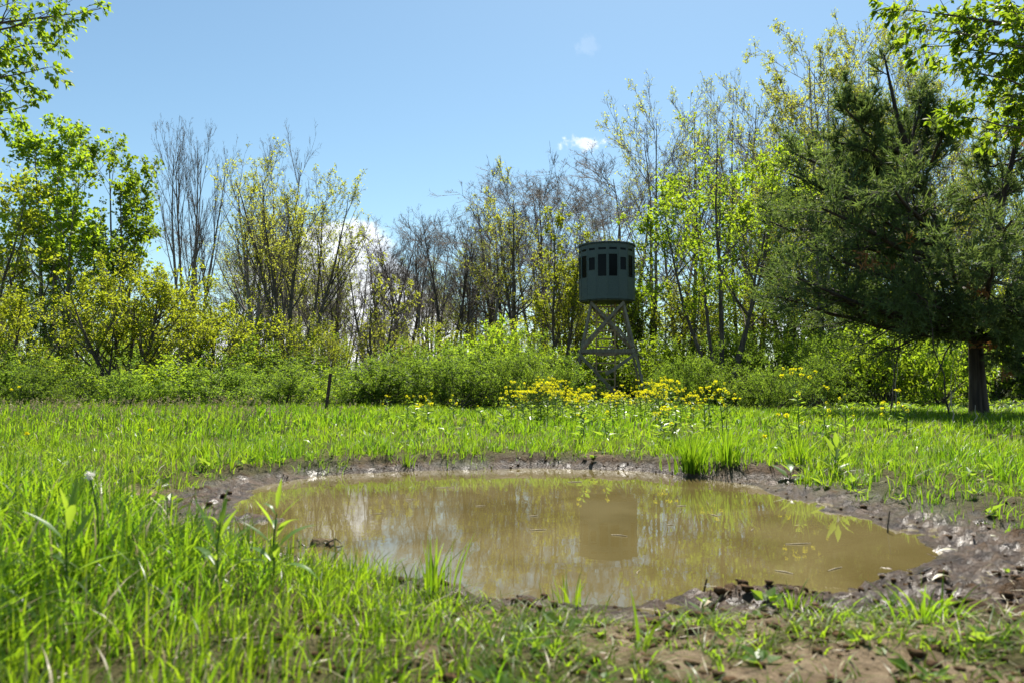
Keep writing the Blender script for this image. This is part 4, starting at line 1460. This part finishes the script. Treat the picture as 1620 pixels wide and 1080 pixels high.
rng = np.random.default_rng(90)
for (y0, y1, dens, per, segs, wid, lens) in ((.8, 3.0, 520, 8, 4, .0062, near_len), (3.0, 6.2, 205, 9, 3, .0065, lambda x, y: .115 + .12 * (fbm(x * 3, y * 3, 68, 2) - .5)), (6.2, 15.5, 84, 8, 2, .0138, far_len)):
    v, q, t, tint, dead = grass_zone(rng, y0, y1, dens, per, segs, wid, lens)
    g = MB()
    nvb = 2 * segs + 1
    nb = len(v) // nvb
    qd = np.tile(dead, segs - 1)
    g.add(v, [q[qd == 0], t[dead == 0]], 0, tint)
    for mi_ in (1, 2):
        g.f.append((q[qd == mi_], mi_))
        g.f.append((t[dead == mi_], mi_))
    o = g.build('grass', [M['grass'], M['dry_grass'], M['grass_cool']], smooth=True)
    o['kind'] = 'stuff'
    print('grass blades', nb)


# ------------------------------------------------------------------ single tall tufts of grass
rng = np.random.default_rng(91)


def tuft_thing(label, px, py, d, h_px, n, spread, wid, group=None, lean=.28):
    x = (px - 810) / FPX * d
    b = np.array((x, d, float(ground_z(np.array([x]), np.array([d]))[0]) - .015))
    root = thing('grass_tuft', label, 'grass tuft', b, 0, group)
    H = h_px * d / FPX
    a = rng.uniform(0, 6.28, n)
    r = np.abs(rng.normal(0, spread, n))
    L = H * rng.uniform(.45, 1.08, n)
    ln = np.abs(rng.normal(lean, .2, n))
    s_ = np.linspace(0, 1, 6)[None]
    da = a + rng.normal(0, .4, n)
    hor, ver = (ln * L)[:, None] * s_ ** 2, L[:, None] * (s_ - .35 * ln[:, None] * s_ ** 2.2)
    cx, cy, cz = (r * np.cos(a))[:, None] + (np.cos(da) + .15)[:, None] * hor, (r * np.sin(a))[:, None] + np.sin(da)[:, None] * hor, ver
    w = (wid * rng.uniform(.6, 1.2, n))[:, None] * (1 - s_ ** 2) / 2 + .0002
    fa = rng.uniform(0, 6.28, n)
    ox, oy = np.cos(fa)[:, None] * w, np.sin(fa)[:, None] * w
    v = np.concatenate((np.stack((cx - ox, cy - oy, cz), -1), np.stack((cx + ox, cy + oy, cz), -1)), 1)
    q = (np.arange(n)[:, None, None] * 12 + np.array([[k, 6 + k, 7 + k, k + 1] for k in range(5)])[None]).reshape(-1, 4)
    o = MB().add(v.reshape(-1, 3), q, 0, np.repeat(np.clip(rng.normal(.45, .2, n), 0, 1), 12)).build('blades', M['grass'], root)
    o['kind'] = 'stuff'
    return root


tuft_thing('thick dark-footed grass tuft overhanging the far bank of the puddle', 1092, 752, 4.78, 75, 170, .075, .009)
tuft_thing('upright grass tuft on the far bank nearest the thick tuft', 1150, 752, 4.78, 72, 110, .06, .008)
tuft_thing('loose spiky tuft behind the broad-leaved dock plants', 1262, 745, 4.7, 80, 70, .07, .008, None, .45)
tuft_thing('small wiry grass tuft at the far mud edge under the post', 645, 722, 5.1, 34, 40, .03, .006)
tuft_thing('tall thin-bladed grass tuft standing up against the near edge of the water', 690, 950, 2.12, 105, 34, .035, .0065, None, .16)
tuft_thing('sparse low grass tuft at the near water edge under the tower reflection', 905, 962, 2.05, 60, 36, .06, .006)
tuft_thing('short grass tuft standing in the wet mud at the near edge, cedar side', 1250, 985, 1.95, 55, 46, .05, .006, None, .5)
tuft_thing('two-bladed dark grass sprig rising from the bare soil in front', 1010, 1085, 1.5, 130, 3, .012, .010, None, .14)
tuft_thing('grass tuft on the bare soil towards the bottom corner under the cedar', 1450, 1030, 1.72, 90, 60, .05, .006, None, .5)
tuft_thing('tall grass fringe tuft beside the lance-leaved stems', 560, 905, 2.25, 60, 60, .07, .006, None, .3)

# ------------------------------------------------------------------ yellow flowering plants
M['stalk'] = leaf_mat('green_stalk', (0.07, 0.13, 0.03), (0.10, 0.17, 0.04), (0.2, 0.32, 0.04), (0.28, 0.4, 0.05), trans=0.25, vary=.05)


def flower_head_mesh(seed, r=.019):
    rg_ = np.random.default_rng(seed)
    n = 26
    q_ = nrm(rg_.normal(0, 1, (n, 3)) + np.array((0, 0, .5)))
    P = q_ * np.array((r * .55, r * .55, r * .6))
    A = nrm(q_ + rg_.normal(0, .45, (n, 3)))
    L = rg_.uniform(.45, .8, n) * r
    v, f = leaves(P, A, rg_.normal(0, 1, (n, 3)), L, L * .8, .2)
    return MB().add(v, f, 0, np.repeat(rg_.random(n), 4)).mesh('flower_head', M['petal'], False)


HEADS = [flower_head_mesh(800 + i) for i in range(3)]


def flower_plant(label, px, top, d, seed, heads=7, spread=.12, group=None, lv_=20):
    rg_ = np.random.default_rng(seed)
    b = spot(px, d)
    b[2] = gz(b[0], d) - .02
    H = at(px, top, d)[2] - b[2]
    root = thing('flowering_plant', label, 'wild flower', b, 0, group)
    st = MB()
    main = np.array([[0, 0, 0], [.01, 0, H * .3], [rg_.normal(0, .015), 0, H * .6], [rg_.normal(0, .03), rg_.normal(0, .02), H * .98]])
    v, q = tubes(main[None], np.array([[.005, .0045, .0035, .002]]), 5)
    st.add(v, q)
    tips = [main[-1]]
    for k in range(heads - 1):
        t = rg_.uniform(.34, .94)
        z = H * t
        p0 = np.array([np.interp(z, main[:, 2], main[:, c]) for c in range(3)])
        a = rg_.uniform(0, 6.28)
        l_ = spread * (1.15 - t) * rg_.uniform(.9, 2.2)
        p2 = p0 + np.array((math.cos(a) * l_, math.sin(a) * l_, l_ * rg_.uniform(.9, 1.6)))
        p2[2] = min(p2[2], H * .99)
        p1 = (p0 + p2) / 2 + np.array((math.cos(a), math.sin(a), -.4)) * l_ * .12
        v, q = tubes(np.stack((p0, p1, p2))[None], np.array([[.003, .0022, .0016]]), 4)
        st.add(v, q)
        tips.append(p2)
    st.build('stem', M['stalk'], root)
    n = lv_
    t = rg_.uniform(.1, .85, n)
    P = np.stack([np.interp(t * H, main[:, 2], main[:, c]) for c in range(3)], 1)
    a = rg_.uniform(0, 6.28, n)
    A = np.stack((np.cos(a), np.sin(a), rg_.uniform(.1, .7, n)), 1)
    L = rg_.uniform(.06, .13, n) * (1.25 - t)
    v, f = leaves(P, A, np.array((0, 0, 1.0)) + rg_.normal(0, .3, (n, 3)), L, L * .4)
    MB().add(v, f, 0, np.repeat(rg_.random(n), 4)).build('foliage', M['leaf_weed'], root, smooth=False)
    for p in tips:
        o = link('flower_head', HEADS[int(rg_.integers(3))], root, loc=p)
        s_ = rg_.uniform(.5, 1.15)
        o.scale = (s_, s_, s_ * rg_.uniform(.8, 1.1))
        o.rotation_euler = (rg_.uniform(-.4, .4), rg_.uniform(-.4, .4), rg_.uniform(0, 6.28))
    return root


rng = np.random.default_rng(92)
GA, GB, GC, GD = ('drift of yellow flowers on the post side of the tower', 'drift of yellow flowers under the tower', 'yellow flowers between tower and cedar', 'low yellow flowers in the field')
sd_ = 900
for k in range(26):
    px = np.clip(rng.normal(866, 27), 818, 920)
    flower_plant('yellow-flowered mustard plant in the dense tall drift on the post side of the tower foot', px, np.interp(px, [820, 850, 880, 915], [602, 588, 598, 615]) + rng.uniform(-2, 30), rng.uniform(9.2, 10.8), sd_, int(rng.integers(10, 15)), .15, GA)
    sd_ += 1
for k in range(14):
    px = rng.uniform(905, 990)
    flower_plant('low yellow mustard plant in the thin part of the drift before the tower', px, rng.uniform(608, 625), rng.uniform(8.4, 9.8), sd_, int(rng.integers(6, 9)), .10, 'thin drift of yellow flowers before the tower')
    sd_ += 1
for k in range(26):
    px = np.clip(rng.normal(1036, 32), 975, 1095)
    flower_plant('yellow-flowered mustard plant in the dense drift by the exposed tower leg', px, np.interp(px, [985, 1020, 1050, 1092], [612, 598, 595, 612]) + rng.uniform(-2, 28), rng.uniform(8.6, 10.2), sd_, int(rng.integers(9, 13)), .13, GB)
    sd_ += 1
for px, top, lab in ((1112, 612, 'first'), (1122, 602, 'second'), (1140, 604, 'third'), (1146, 614, 'fourth')):
    flower_plant('%s yellow mustard plant in the small loose group beyond the drift, cedar side' % lab, px, top, 6.6, sd_, 7, .09, GC)
    sd_ += 1
flower_plant('tallest lone yellow mustard plant, widely branched, standing clear between tower and cedar', 1260, 581, 5.6, 951, 12, .15, None, 14)
flower_plant('slim yellow mustard stem leaning just beside the tallest lone one', 1303, 612, 6.0, 952, 4, .08, None)
flower_plant('low yellow mustard sprig halfway from the lone plant to the cedar', 1334, 622, 6.4, 953, 4, .06, None)
flower_plant('yellow mustard plant at the front rim of the cedar shade', 1430, 616, 6.9, 954, 6, .08, None)
flower_plant('short yellow mustard sprig just before the cedar shade', 1402, 634, 6.8, 955, 4, .06, None)
flower_plant('small yellow mustard sprig at the foot of the lone plant', 1250, 655, 5.4, 956, 5, .08, None)
for k in range(13):
    px = rng.uniform(575, 815)
    flower_plant('low scattered yellow flower plant in the field edge between post and drift', px, rng.uniform(620, 640), rng.uniform(8, 10.5), sd_, int(rng.integers(2, 5)), .06, GD)
    sd_ += 1
for k in range(9):
    px = rng.uniform(840, 1110)
    flower_plant('very low yellow flower sprig in the grass before the drifts', px, rng.uniform(640, 655), rng.uniform(5.9, 6.6), sd_, int(rng.integers(2, 4)), .05, 'yellow sprigs before the drifts')
    sd_ += 1

# dandelions in the field, the gone-over one near the lens
M['fluff'] = leaf_mat('seed_fluff', (0.75, 0.72, 0.66), (0.85, 0.83, 0.78), (0.75, 0.72, 0.66), (0.85, 0.83, 0.78), trans=.55, vary=0)


def dandelion(label, px, py, d, yellow=True, r=.02, name='dandelion'):
    h = at(px, py, d)
    b = np.array((h[0], d, gz(h[0], d) - .01))
    root = thing(name, label, 'wild flower', b)
    e = h - b
    t = np.linspace(0, 1, 5)[:, None]
    pts = e * t + np.array((.02, .01, 0)) * np.sin(t * math.pi)
    v, q = tubes(pts[None], np.full((1, 5), .0022), 5)
    MB().add(v, q).build('stem', M['stalk'], root)
    n = 60
    q_ = nrm(rng.normal(0, 1, (n, 3)) + np.array((0, 0, .9 if yellow else .1)))
    L = np.full(n, r) * rng.uniform(.75, 1.1, n)
    v, f = leaves(e + q_ * .002, q_ * np.array((1, 1, .5 if yellow else 1)), rng.normal(0, 1, (n, 3)), L, L * .35, .1)
    MB().add(v, f, 0, np.repeat(rng.random(n), 4)).build('flower_head', M['petal' if yellow else 'fluff'], root, smooth=False)
    return root


for px, py, d, lab in ((238, 680, 6.0, 'yellow dandelion alone in the open grass below the bare forked tree'), (397, 631, 9.5, 'yellow dandelion at the field edge near the leaning post'),
                       (18, 616, 9.0, 'yellow dandelion at the field edge beneath the tallest leafy tree'), (30, 612, 9.3, 'higher yellow dandelion beside the one beneath the tallest leafy tree'),
                       (43, 686, 5.4, 'yellow dandelion low in the grass near the picture edge'), (1210, 690, 5.6, 'yellow dandelion low in the grass above the dock plants')):
    dandelion(lab, px, py, d)
dandelion('pale fluffy dandelion seed head on a stem above the near grass', 142, 752, 1.75, False, .0115, 'dandelion_clock')

# ------------------------------------------------------------------ leafy weeds with single leaves


def blade_leaf_mesh(L, W, bend, tint, wave=0.0, wide_at=.42):
    n = 8
    t = np.linspace(0, 1, n)
    w = np.interp(t, [0, .12, wide_at, .8, 1], [.12, .45, 1, .5, .01]) * W / 2
    w = w * (1 + wave * np.sin(t * 30))
    ang = bend * t
    x = np.cumsum(np.cos(ang)) * L / n
    z = -np.cumsum(np.sin(ang)) * L / n
    v = np.concatenate((np.stack((x, w, z + w * .35), 1), np.stack((x, 0 * t, z), 1), np.stack((x, -w, z + w * .35), 1)))
    f = []
    for k in range(n - 1):
        f += [[k, n + k, n + k + 1, k + 1], [n + k, 2 * n + k, 2 * n + k + 1, n + k + 1]]
    return MB().add(v, np.array(f), 0, tint).mesh('leaf', M['leaf_weed'])


LANCE = [blade_leaf_mesh(.11, .017, b_, t_) for b_, t_ in ((.3, .3), (.9, .6), (.1, .8), (1.4, .4))]
DOCK = [blade_leaf_mesh(.15, .05, b_, t_, .06) for b_, t_ in ((.3, .7), (.7, .9), (.1, .5))]


def weed(name, label, px, py_top, d, meshes, n, scale, tilt, seed, zlo=.35, cat='weed'):
    rg_ = np.random.default_rng(seed)
    x = (px - 810) / FPX * d
    b = np.array((x, d, float(ground_z(np.array([x]), np.array([d]))[0]) - .01))
    H = max(at(px, py_top, d)[2] - b[2], .05)
    root = thing(name, label, cat, b)
    pts = np.array([[0, 0, 0], [.004, .002, H * .3], [.002, 0, H * .55], [.008, .003, H * .8]])
    v, q = tubes(pts[None], np.array([[.0035, .003, .0028, .0016]]), 6)
    MB().add(v, q).build('stem', M['stalk'], root)
    for k in range(n):
        t = zlo + (1 - zlo) * k / max(n - 1, 1)
        a = k * 2.4 + rg_.uniform(-.4, .4)
        el = np.interp(t, [0, 1], tilt) + rg_.uniform(-.15, .15)
        s_ = scale * rg_.uniform(.8, 1.15) * (1.0 - .35 * max(t - .7, 0) / .3)
        mw = Matrix.Translation((float(pts[3][0] * t), 0, float(H * .8 * t))) @ Matrix.Rotation(a, 4, 'Z') @ Matrix.Rotation(-el, 4, 'Y') @ Matrix.Scale(s_, 4)
        link('leaf', meshes[int(rg_.integers(len(meshes)))], root, mw=mw)
    return root


weed('lance_leaved_weed', 'lance-leaved weed stem below the fluffy seed head, a pale leaf drooping out', 112, 770, 1.62, LANCE, 9, 1.2, (.25, 1.25), 31)
weed('lance_leaved_weed', 'lance-leaved weed stem in the near grass, middle one of three', 348, 790, 1.75, LANCE, 9, 1.1, (.4, 1.3), 33)
weed('lance_leaved_weed', 'lance-leaved weed stem leaning out over the water, beside the muddy twigs', 436, 775, 1.85, LANCE, 11, 1.15, (.3, 1.2), 36)
weed('dock_plant', 'broad-leaved dock plant upright at the grass edge above the mud', 1318, 700, 4.35, DOCK, 8, 1.0, (.5, 1.3), 41, .05)
weed('dock_plant', 'low dock plant spreading two light leaves over the wet bank', 1246, 742, 4.35, DOCK, 5, .95, (.2, .8), 42, .1)
weed('dock_plant', 'small dock seedling on the muddy bank below the cedar', 1527, 762, 3.9, DOCK, 6, .6, (.3, .9), 43, .1)
weed('dock_plant', 'small dock seedling in the bare soil at the near mud edge', 1398, 1000, 1.85, DOCK, 6, .32, (.2, .8), 44, .1)
weed('dock_plant', 'small dock seedling among the near mud clods under the drift reflection', 1105, 985, 1.95, DOCK, 6, .30, (.2, .8), 45, .1)

# ------------------------------------------------------------------ things in the water and on the mud
M['wet_twig'] = plain_mat('wet_twig', (0.012, 0.009, 0.007), (0.03, 0.022, 0.016), rough=.25, scale=30, bump=.3)
M['straw'] = plain_mat('pale_straw', (0.24, 0.19, 0.11), (0.36, 0.30, 0.19), rough=.7, scale=40)
M['pale_leaf'] = leaf_mat('pale_fallen_leaf', (0.40, 0.38, 0.24), (0.52, 0.50, 0.36), (.4, .38, .2), (.5, .48, .3), trans=.25, vary=0)


def bent_stick(mb_, pts, r0, r1, sides=5):
    pts = np.asarray(pts, float)
    v, q = tubes(pts[None], np.linspace(r0, r1, len(pts))[None], sides)
    mb_.add(v, q)


rng = np.random.default_rng(93)
q0 = on_z(505, 862, 0.0)
tc_ = thing('twig_clump', 'clump of wet black twigs and mud standing out of the water', 'twigs', (q0[0], q0[1], 0))
for k in range(11):
    a = rng.uniform(0, 6.28)
    c = np.array((rng.uniform(-.07, .07), rng.uniform(-.05, .05), -.015))
    l_ = rng.uniform(.05, .11)
    dd = np.array((math.cos(a), math.sin(a) * .6, rng.uniform(.2, .9)))
    m_ = MB()
    bent_stick(m_, [c, c + dd * l_ * .4 + rng.normal(0, .006, 3), c + dd * l_ * .7 + rng.normal(0, .008, 3) - np.array((0, 0, .01)), c + dd * l_ + rng.normal(0, .01, 3) - np.array((0, 0, .02))], .004, .0015)
    m_.build('twig', M['wet_twig'], tc_)


def ico(seed, r, flat=.7, sub=2):
    import bmesh
    bm = bmesh.new()
    bmesh.ops.create_icosphere(bm, subdivisions=sub, radius=1)
    v = np.array([x.co for x in bm.verts])
    f = np.array([[y.index for y in x.verts] for x in bm.faces])
    bm.free()
    rg_ = np.random.default_rng(seed)
    for k in range(7):
        ax = nrm(rg_.normal(0, 1, 3))
        v = v + ax * 0.0 + v * (0.16 * np.sin(v @ ax * rg_.uniform(2, 6) + rg_.uniform(0, 6)))[:, None]
    return v * r * np.array((1, .85, flat)), f


v, f = ico(3, .05, .5)
MB().add(v + np.array((.01, 0, 0)), f).build('mud_lump', M['earth'], tc_)

GS = 'straws floating on the puddle'
for i, (px, py, l_, a) in enumerate(((703, 771, .11, .1), (852, 838, .07, .05), (980, 847, .07, -.5), (844, 816, .04, 0), (1078, 800, .05, .2), (1263, 860, .10, .1), (1321, 900, .08, .6), (1240, 905, .06, 2.4),
                                     (910, 762, .09, .1), (760, 800, .05, .3), (1130, 815, .05, 2.0), (1010, 905, .05, 1.2), (650, 790, .06, .4), (1190, 838, .04, 1.0), (1060, 830, .03, .2), (600, 812, .05, 0.0))):
    q_ = on_z(px, py, 0.0)
    o = thing('floating_straw', 'pale straw bit floating on the muddy water', 'straw', (q_[0], q_[1], .001), a, GS)
    v, q = tubes(np.array([[[-l_ / 2, 0, 0], [0, rng.normal(0, .004), .001], [l_ / 2, 0, .001]]]), np.array([[.0018, .0022, .0012]]), 4)
    MB().add(v, q).build('straw', M['straw'], o)


def lying_leaf(label, px, py, L, W, rz, mat, z=0.0, name='fallen_leaf'):
    q_ = on_z(px, py, z)
    zz = max(float(ground_z(np.array([q_[0]]), np.array([q_[1]]))[0]), 0.0) + .006
    o = thing(name, label, 'leaf', (q_[0], q_[1], zz), rz)
    n = 9
    t = np.linspace(0, 1, n)
    w = np.sin(np.pi * np.clip(t, .02, .98)) ** .8 * W / 2
    zc = .012 * np.sin(t * 3.0)
    v = np.concatenate((np.stack((t * L - L / 2, w, zc + w * .3), 1), np.stack((t * L - L / 2, 0 * t, zc), 1), np.stack((t * L - L / 2, -w, zc + w * .3), 1)))
    fq = []
    for k in range(n - 1):
        fq += [[k, n + k, n + k + 1, k + 1], [n + k, 2 * n + k, 2 * n + k + 1, n + k + 1]]
    MB().add(v, np.array(fq), 0, .7).build('leaf', M[mat], o)
    return o


lying_leaf('long pale willow-like leaf lying on the mud at the far tip of the puddle', 1500, 876, .095, .018, .1, 'pale_leaf')
lying_leaf('pale curled leaf on the near mud below the long willow-like one', 1490, 938, .07, .018, .3, 'pale_leaf')
lying_leaf('broad tan dead leaf at the near water edge', 1120, 962, .06, .03, .6, 'straw')
lying_leaf('light leaf caught in the mud beside the dock seedling', 1570, 838, .05, .02, -.3, 'pale_leaf', .05)

for (px, py, top, d, lab) in ((1404, 842, 808, None, 'short black stick standing in the shallow water at the cedar side'), (1112, 940, 915, None, 'thin black stick poking out of the near mud'),
                              (1434, 910, 898, None, 'dark twig lying across the mud streaks')):
    q_ = on_z(px, py, 0.0)
    o = thing('stick', lab, 'stick', (q_[0], q_[1], -.02))
    h = at(px, top, q_[1])[2] + .02
    m_ = MB()
    lean_ = .08 if 'lying' in lab else .012
    bent_stick(m_, [(0, 0, 0), (lean_ * .4, .003, h * .5), (lean_, 0, h)], .004, .0025)
    m_.build('stick', M['wet_twig'], o)

# clods on the banks
cl = MB()
vs = [ico(20 + i, 1.0, .75, 1) for i in range(5)]
for k in range(560):
    i = rng.integers(len(POND))
    a, b = POND[i], POND[(i + 1) % len(POND)]
    p = a + (b - a) * rng.random()
    out = p - c0
    out = out / np.linalg.norm(out)
    wide = .9 if (p[0] > .8 and p[1] < 4.4) else .22
    p = p + out * abs(rng.normal(0, wide * .6))
    r = min(.004 + rng.exponential(.005), .015)
    if p[1] > 4.2:
        r = min(r * .7, .010)
    z = float(ground_z(np.array([p[0]]), np.array([p[1]]))[0])
    if z < 0.0:
        continue
    v, f = vs[int(rng.integers(5))]
    aa = rng.uniform(0, 6.28)
    Rm = np.array([[math.cos(aa), -math.sin(aa), 0], [math.sin(aa), math.cos(aa), 0], [0, 0, 1]])
    cl.add((v * r) @ Rm.T + np.array((p[0], p[1], z + r * .15)), f, 0, 0.0)
n_bank = len(cl.v)
for k in range(2200):                                   # crumbs on the trodden soil in front
    p = np.array((rng.uniform(-.5, 1.7), rng.uniform(1.0, 2.3)))
    r = min(.003 + rng.exponential(.004), .018)
    z = float(ground_z(np.array([p[0]]), np.array([p[1]]))[0])
    if z < 0.03:
        continue
    v, f = vs[int(rng.integers(5))]
    cl.add(v * r + np.array((p[0], p[1], z + r * .1)), f, 0, 0.0)
M['clod'] = plain_mat('damp_clod', (0.032, 0.017, 0.007), (0.11, 0.063, 0.028), rough=.85, scale=60, bump=.6, spec=.12)
o = cl.build('mud_clods', M['clod'])
wl = np.concatenate([np.full(len(v_), 0.5 if j_ < n_bank else 0.0, np.float32) for j_, v_ in enumerate(cl.v)])
o.data.attributes.new('wet', 'FLOAT', 'POINT').data.foreach_set('value', wl)
o['kind'] = 'stuff'

# dead straw lying on the bare soil, seed heads in the field, small round weeds
n = 2600
x, y = rng.uniform(-1.2, 1.9, n), rng.uniform(.95, 2.4, n)
x2, y2 = rng.uniform(.9, 3.2, 500), rng.uniform(2.2, 4.8, 500)
x3, y3 = rng.uniform(-2.5, 1.5, 500), rng.uniform(4.9, 5.5, 500)
x, y = np.concatenate((x, x2, x3)), np.concatenate((y, y2, y3))
z = ground_z(x, y)
k = z > .03
x, y, z = x[k], y[k], z[k]
a = rng.uniform(0, 6.28, len(x))
v, f = leaves(np.stack((x, y, z + .004), 1), np.stack((np.cos(a), np.sin(a), rng.normal(.05, .15, len(x))), 1), np.array((0, 0, 1.0)) + rng.normal(0, .3, (len(x), 3)), rng.uniform(.02, .09, len(x)), rng.uniform(.002, .004, len(x)))
o = MB().add(v, f, 0, np.repeat(rng.random(len(x)), 4)).build('straw_litter', M['dry_grass'], smooth=False)
o['kind'] = 'stuff'

n = 420
d_ = rng.uniform(5.6, 11, n)
px_ = rng.uniform(-40, 620, n) * rng.uniform(.6, 1, n)
x = (px_ - 810) / FPX * d_
z = ground_z(x, d_, False)
sh = MB()
P, A, Ls = [], [], []
for k in range(n):
    hgt = rng.uniform(.22, .34)
    tipx = rng.uniform(.02, .07)
    pts = np.array([[x[k], d_[k], z[k]], [x[k] + .01, d_[k], z[k] + hgt * .6], [x[k] + tipx, d_[k] + rng.normal(0, .02), z[k] + hgt]])
    v, q = tubes(pts[None], np.array([[.0016, .0013, .001]]), 3)
    sh.add(v, q, 0)
    m_ = 9
    tt = rng.random(m_)[:, None]
    P.append(pts[2] - (pts[2] - pts[1]) * tt * .35)
    A.append(nrm(pts[2] - pts[1]) + rng.normal(0, .5, (m_, 3)))
P, A = np.concatenate(P), np.concatenate(A)
L = rng.uniform(.012, .026, len(P))
v, f = leaves(P, A, rng.normal(0, 1, P.shape), L, L * .45)
sh.add(v, f, 0, np.repeat(rng.random(len(P)), 4))
o = sh.build('grass_seed_heads', M['dry_grass'], smooth=False)
o['kind'] = 'stuff'

wb = MB()
for (x0, x1, y0, y1, n) in ((-.3, 1.8, 1.1, 2.3, 150), (1.0, 3.4, 2.4, 4.9, 120), (-4, 4.5, 5.0, 9.0, 420), (-3.2, -1.3, 3.0, 5.0, 90), (-12, 15, 13.5, 24.0, 2800)):
    cx, cy = rng.uniform(x0, x1, n), rng.uniform(y0, y1, n)
    cz = ground_z(cx, cy)
    for k in range(n):
        if cz[k] < .04 and cy[k] < 9:
            continue
        m_ = int(rng.integers(4, 9))
        a = rng.uniform(0, 6.28, m_)
        sz = rng.uniform(.018, .04) if cy[k] < 2.5 else (rng.uniform(.03, .075) if cy[k] < 12 else rng.uniform(.06, .14))
        A = np.stack((np.cos(a), np.sin(a), rng.uniform(.1, 1.0, m_)), 1)
        P = np.array((cx[k], cy[k], cz[k])) + A * sz * .3
        L = sz * rng.uniform(.6, 1.2, m_)
        v, f = leaves(P, A, np.array((0, 0, 1.0)) + rng.normal(0, .3, (m_, 3)), L, L * rng.uniform(.4, .75))
        wb.add(v, f, 0, np.repeat(rng.random(m_), 4))
o = wb.build('low_weeds', M['leaf_weed'], smooth=False)
o['kind'] = 'stuff'

# ------------------------------------------------------------------ dead stalks in the cedar shade
for (a, b, d, r0, r1, mat, lab) in (((1407, 640), (1431, 484), 13.2, .016, .008, 'bark_cedar', 'thin dark leaning stem rising into the cedar boughs from the shaded grass'),
                                    ((1504, 645), (1466, 482), 11.0, .013, .007, 'bark_cedar', 'thin dark bough slanting down to the grass beside the cedar trunk'),
                                    ((1497, 600), (1524, 552), 13.0, .007, .004, 'twig_pale', 'pale bare stick leaning up beside the cedar trunk'),
                                    ((1500, 592), (1508, 556), 13.4, .006, .003, 'twig_pale', 'shorter pale stick crossing the leaning one by the cedar'),
                                    ((1416, 610), (1421, 545), 14.2, .009, .004, 'twig_pale', 'pale dead stalk standing upright before the shaded shrubs'),
                                    ((1410, 612), (1414, 565), 14.4, .007, .003, 'twig_pale', 'shorter pale dead stalk next to the upright one'),
                                    ((1505, 655), (1506, 618), 9.0, .008, .004, 'twig_pale', 'split pale stub at the rim of the cedar shade'),
                                    ((1536, 655), (1543, 640), 8.6, .006, .003, 'twig_pale', 'small pale twig lying in the grass before the cedar trunk')):
    p0, p1 = at(a[0], a[1], d), at(b[0], b[1], d)
    p0[2] = gz(p0[0], d) - .03
    o = thing('dead_stalk', lab, 'stick', p0)
    e = p1 - p0
    t = np.linspace(0, 1, 6)[:, None]
    m_ = MB()
    bent_stick(m_, e * t + rng.normal(0, .02, (6, 3)) * np.sin(t * math.pi), r0, r1)
    m_.build('stalk', M[mat], o)
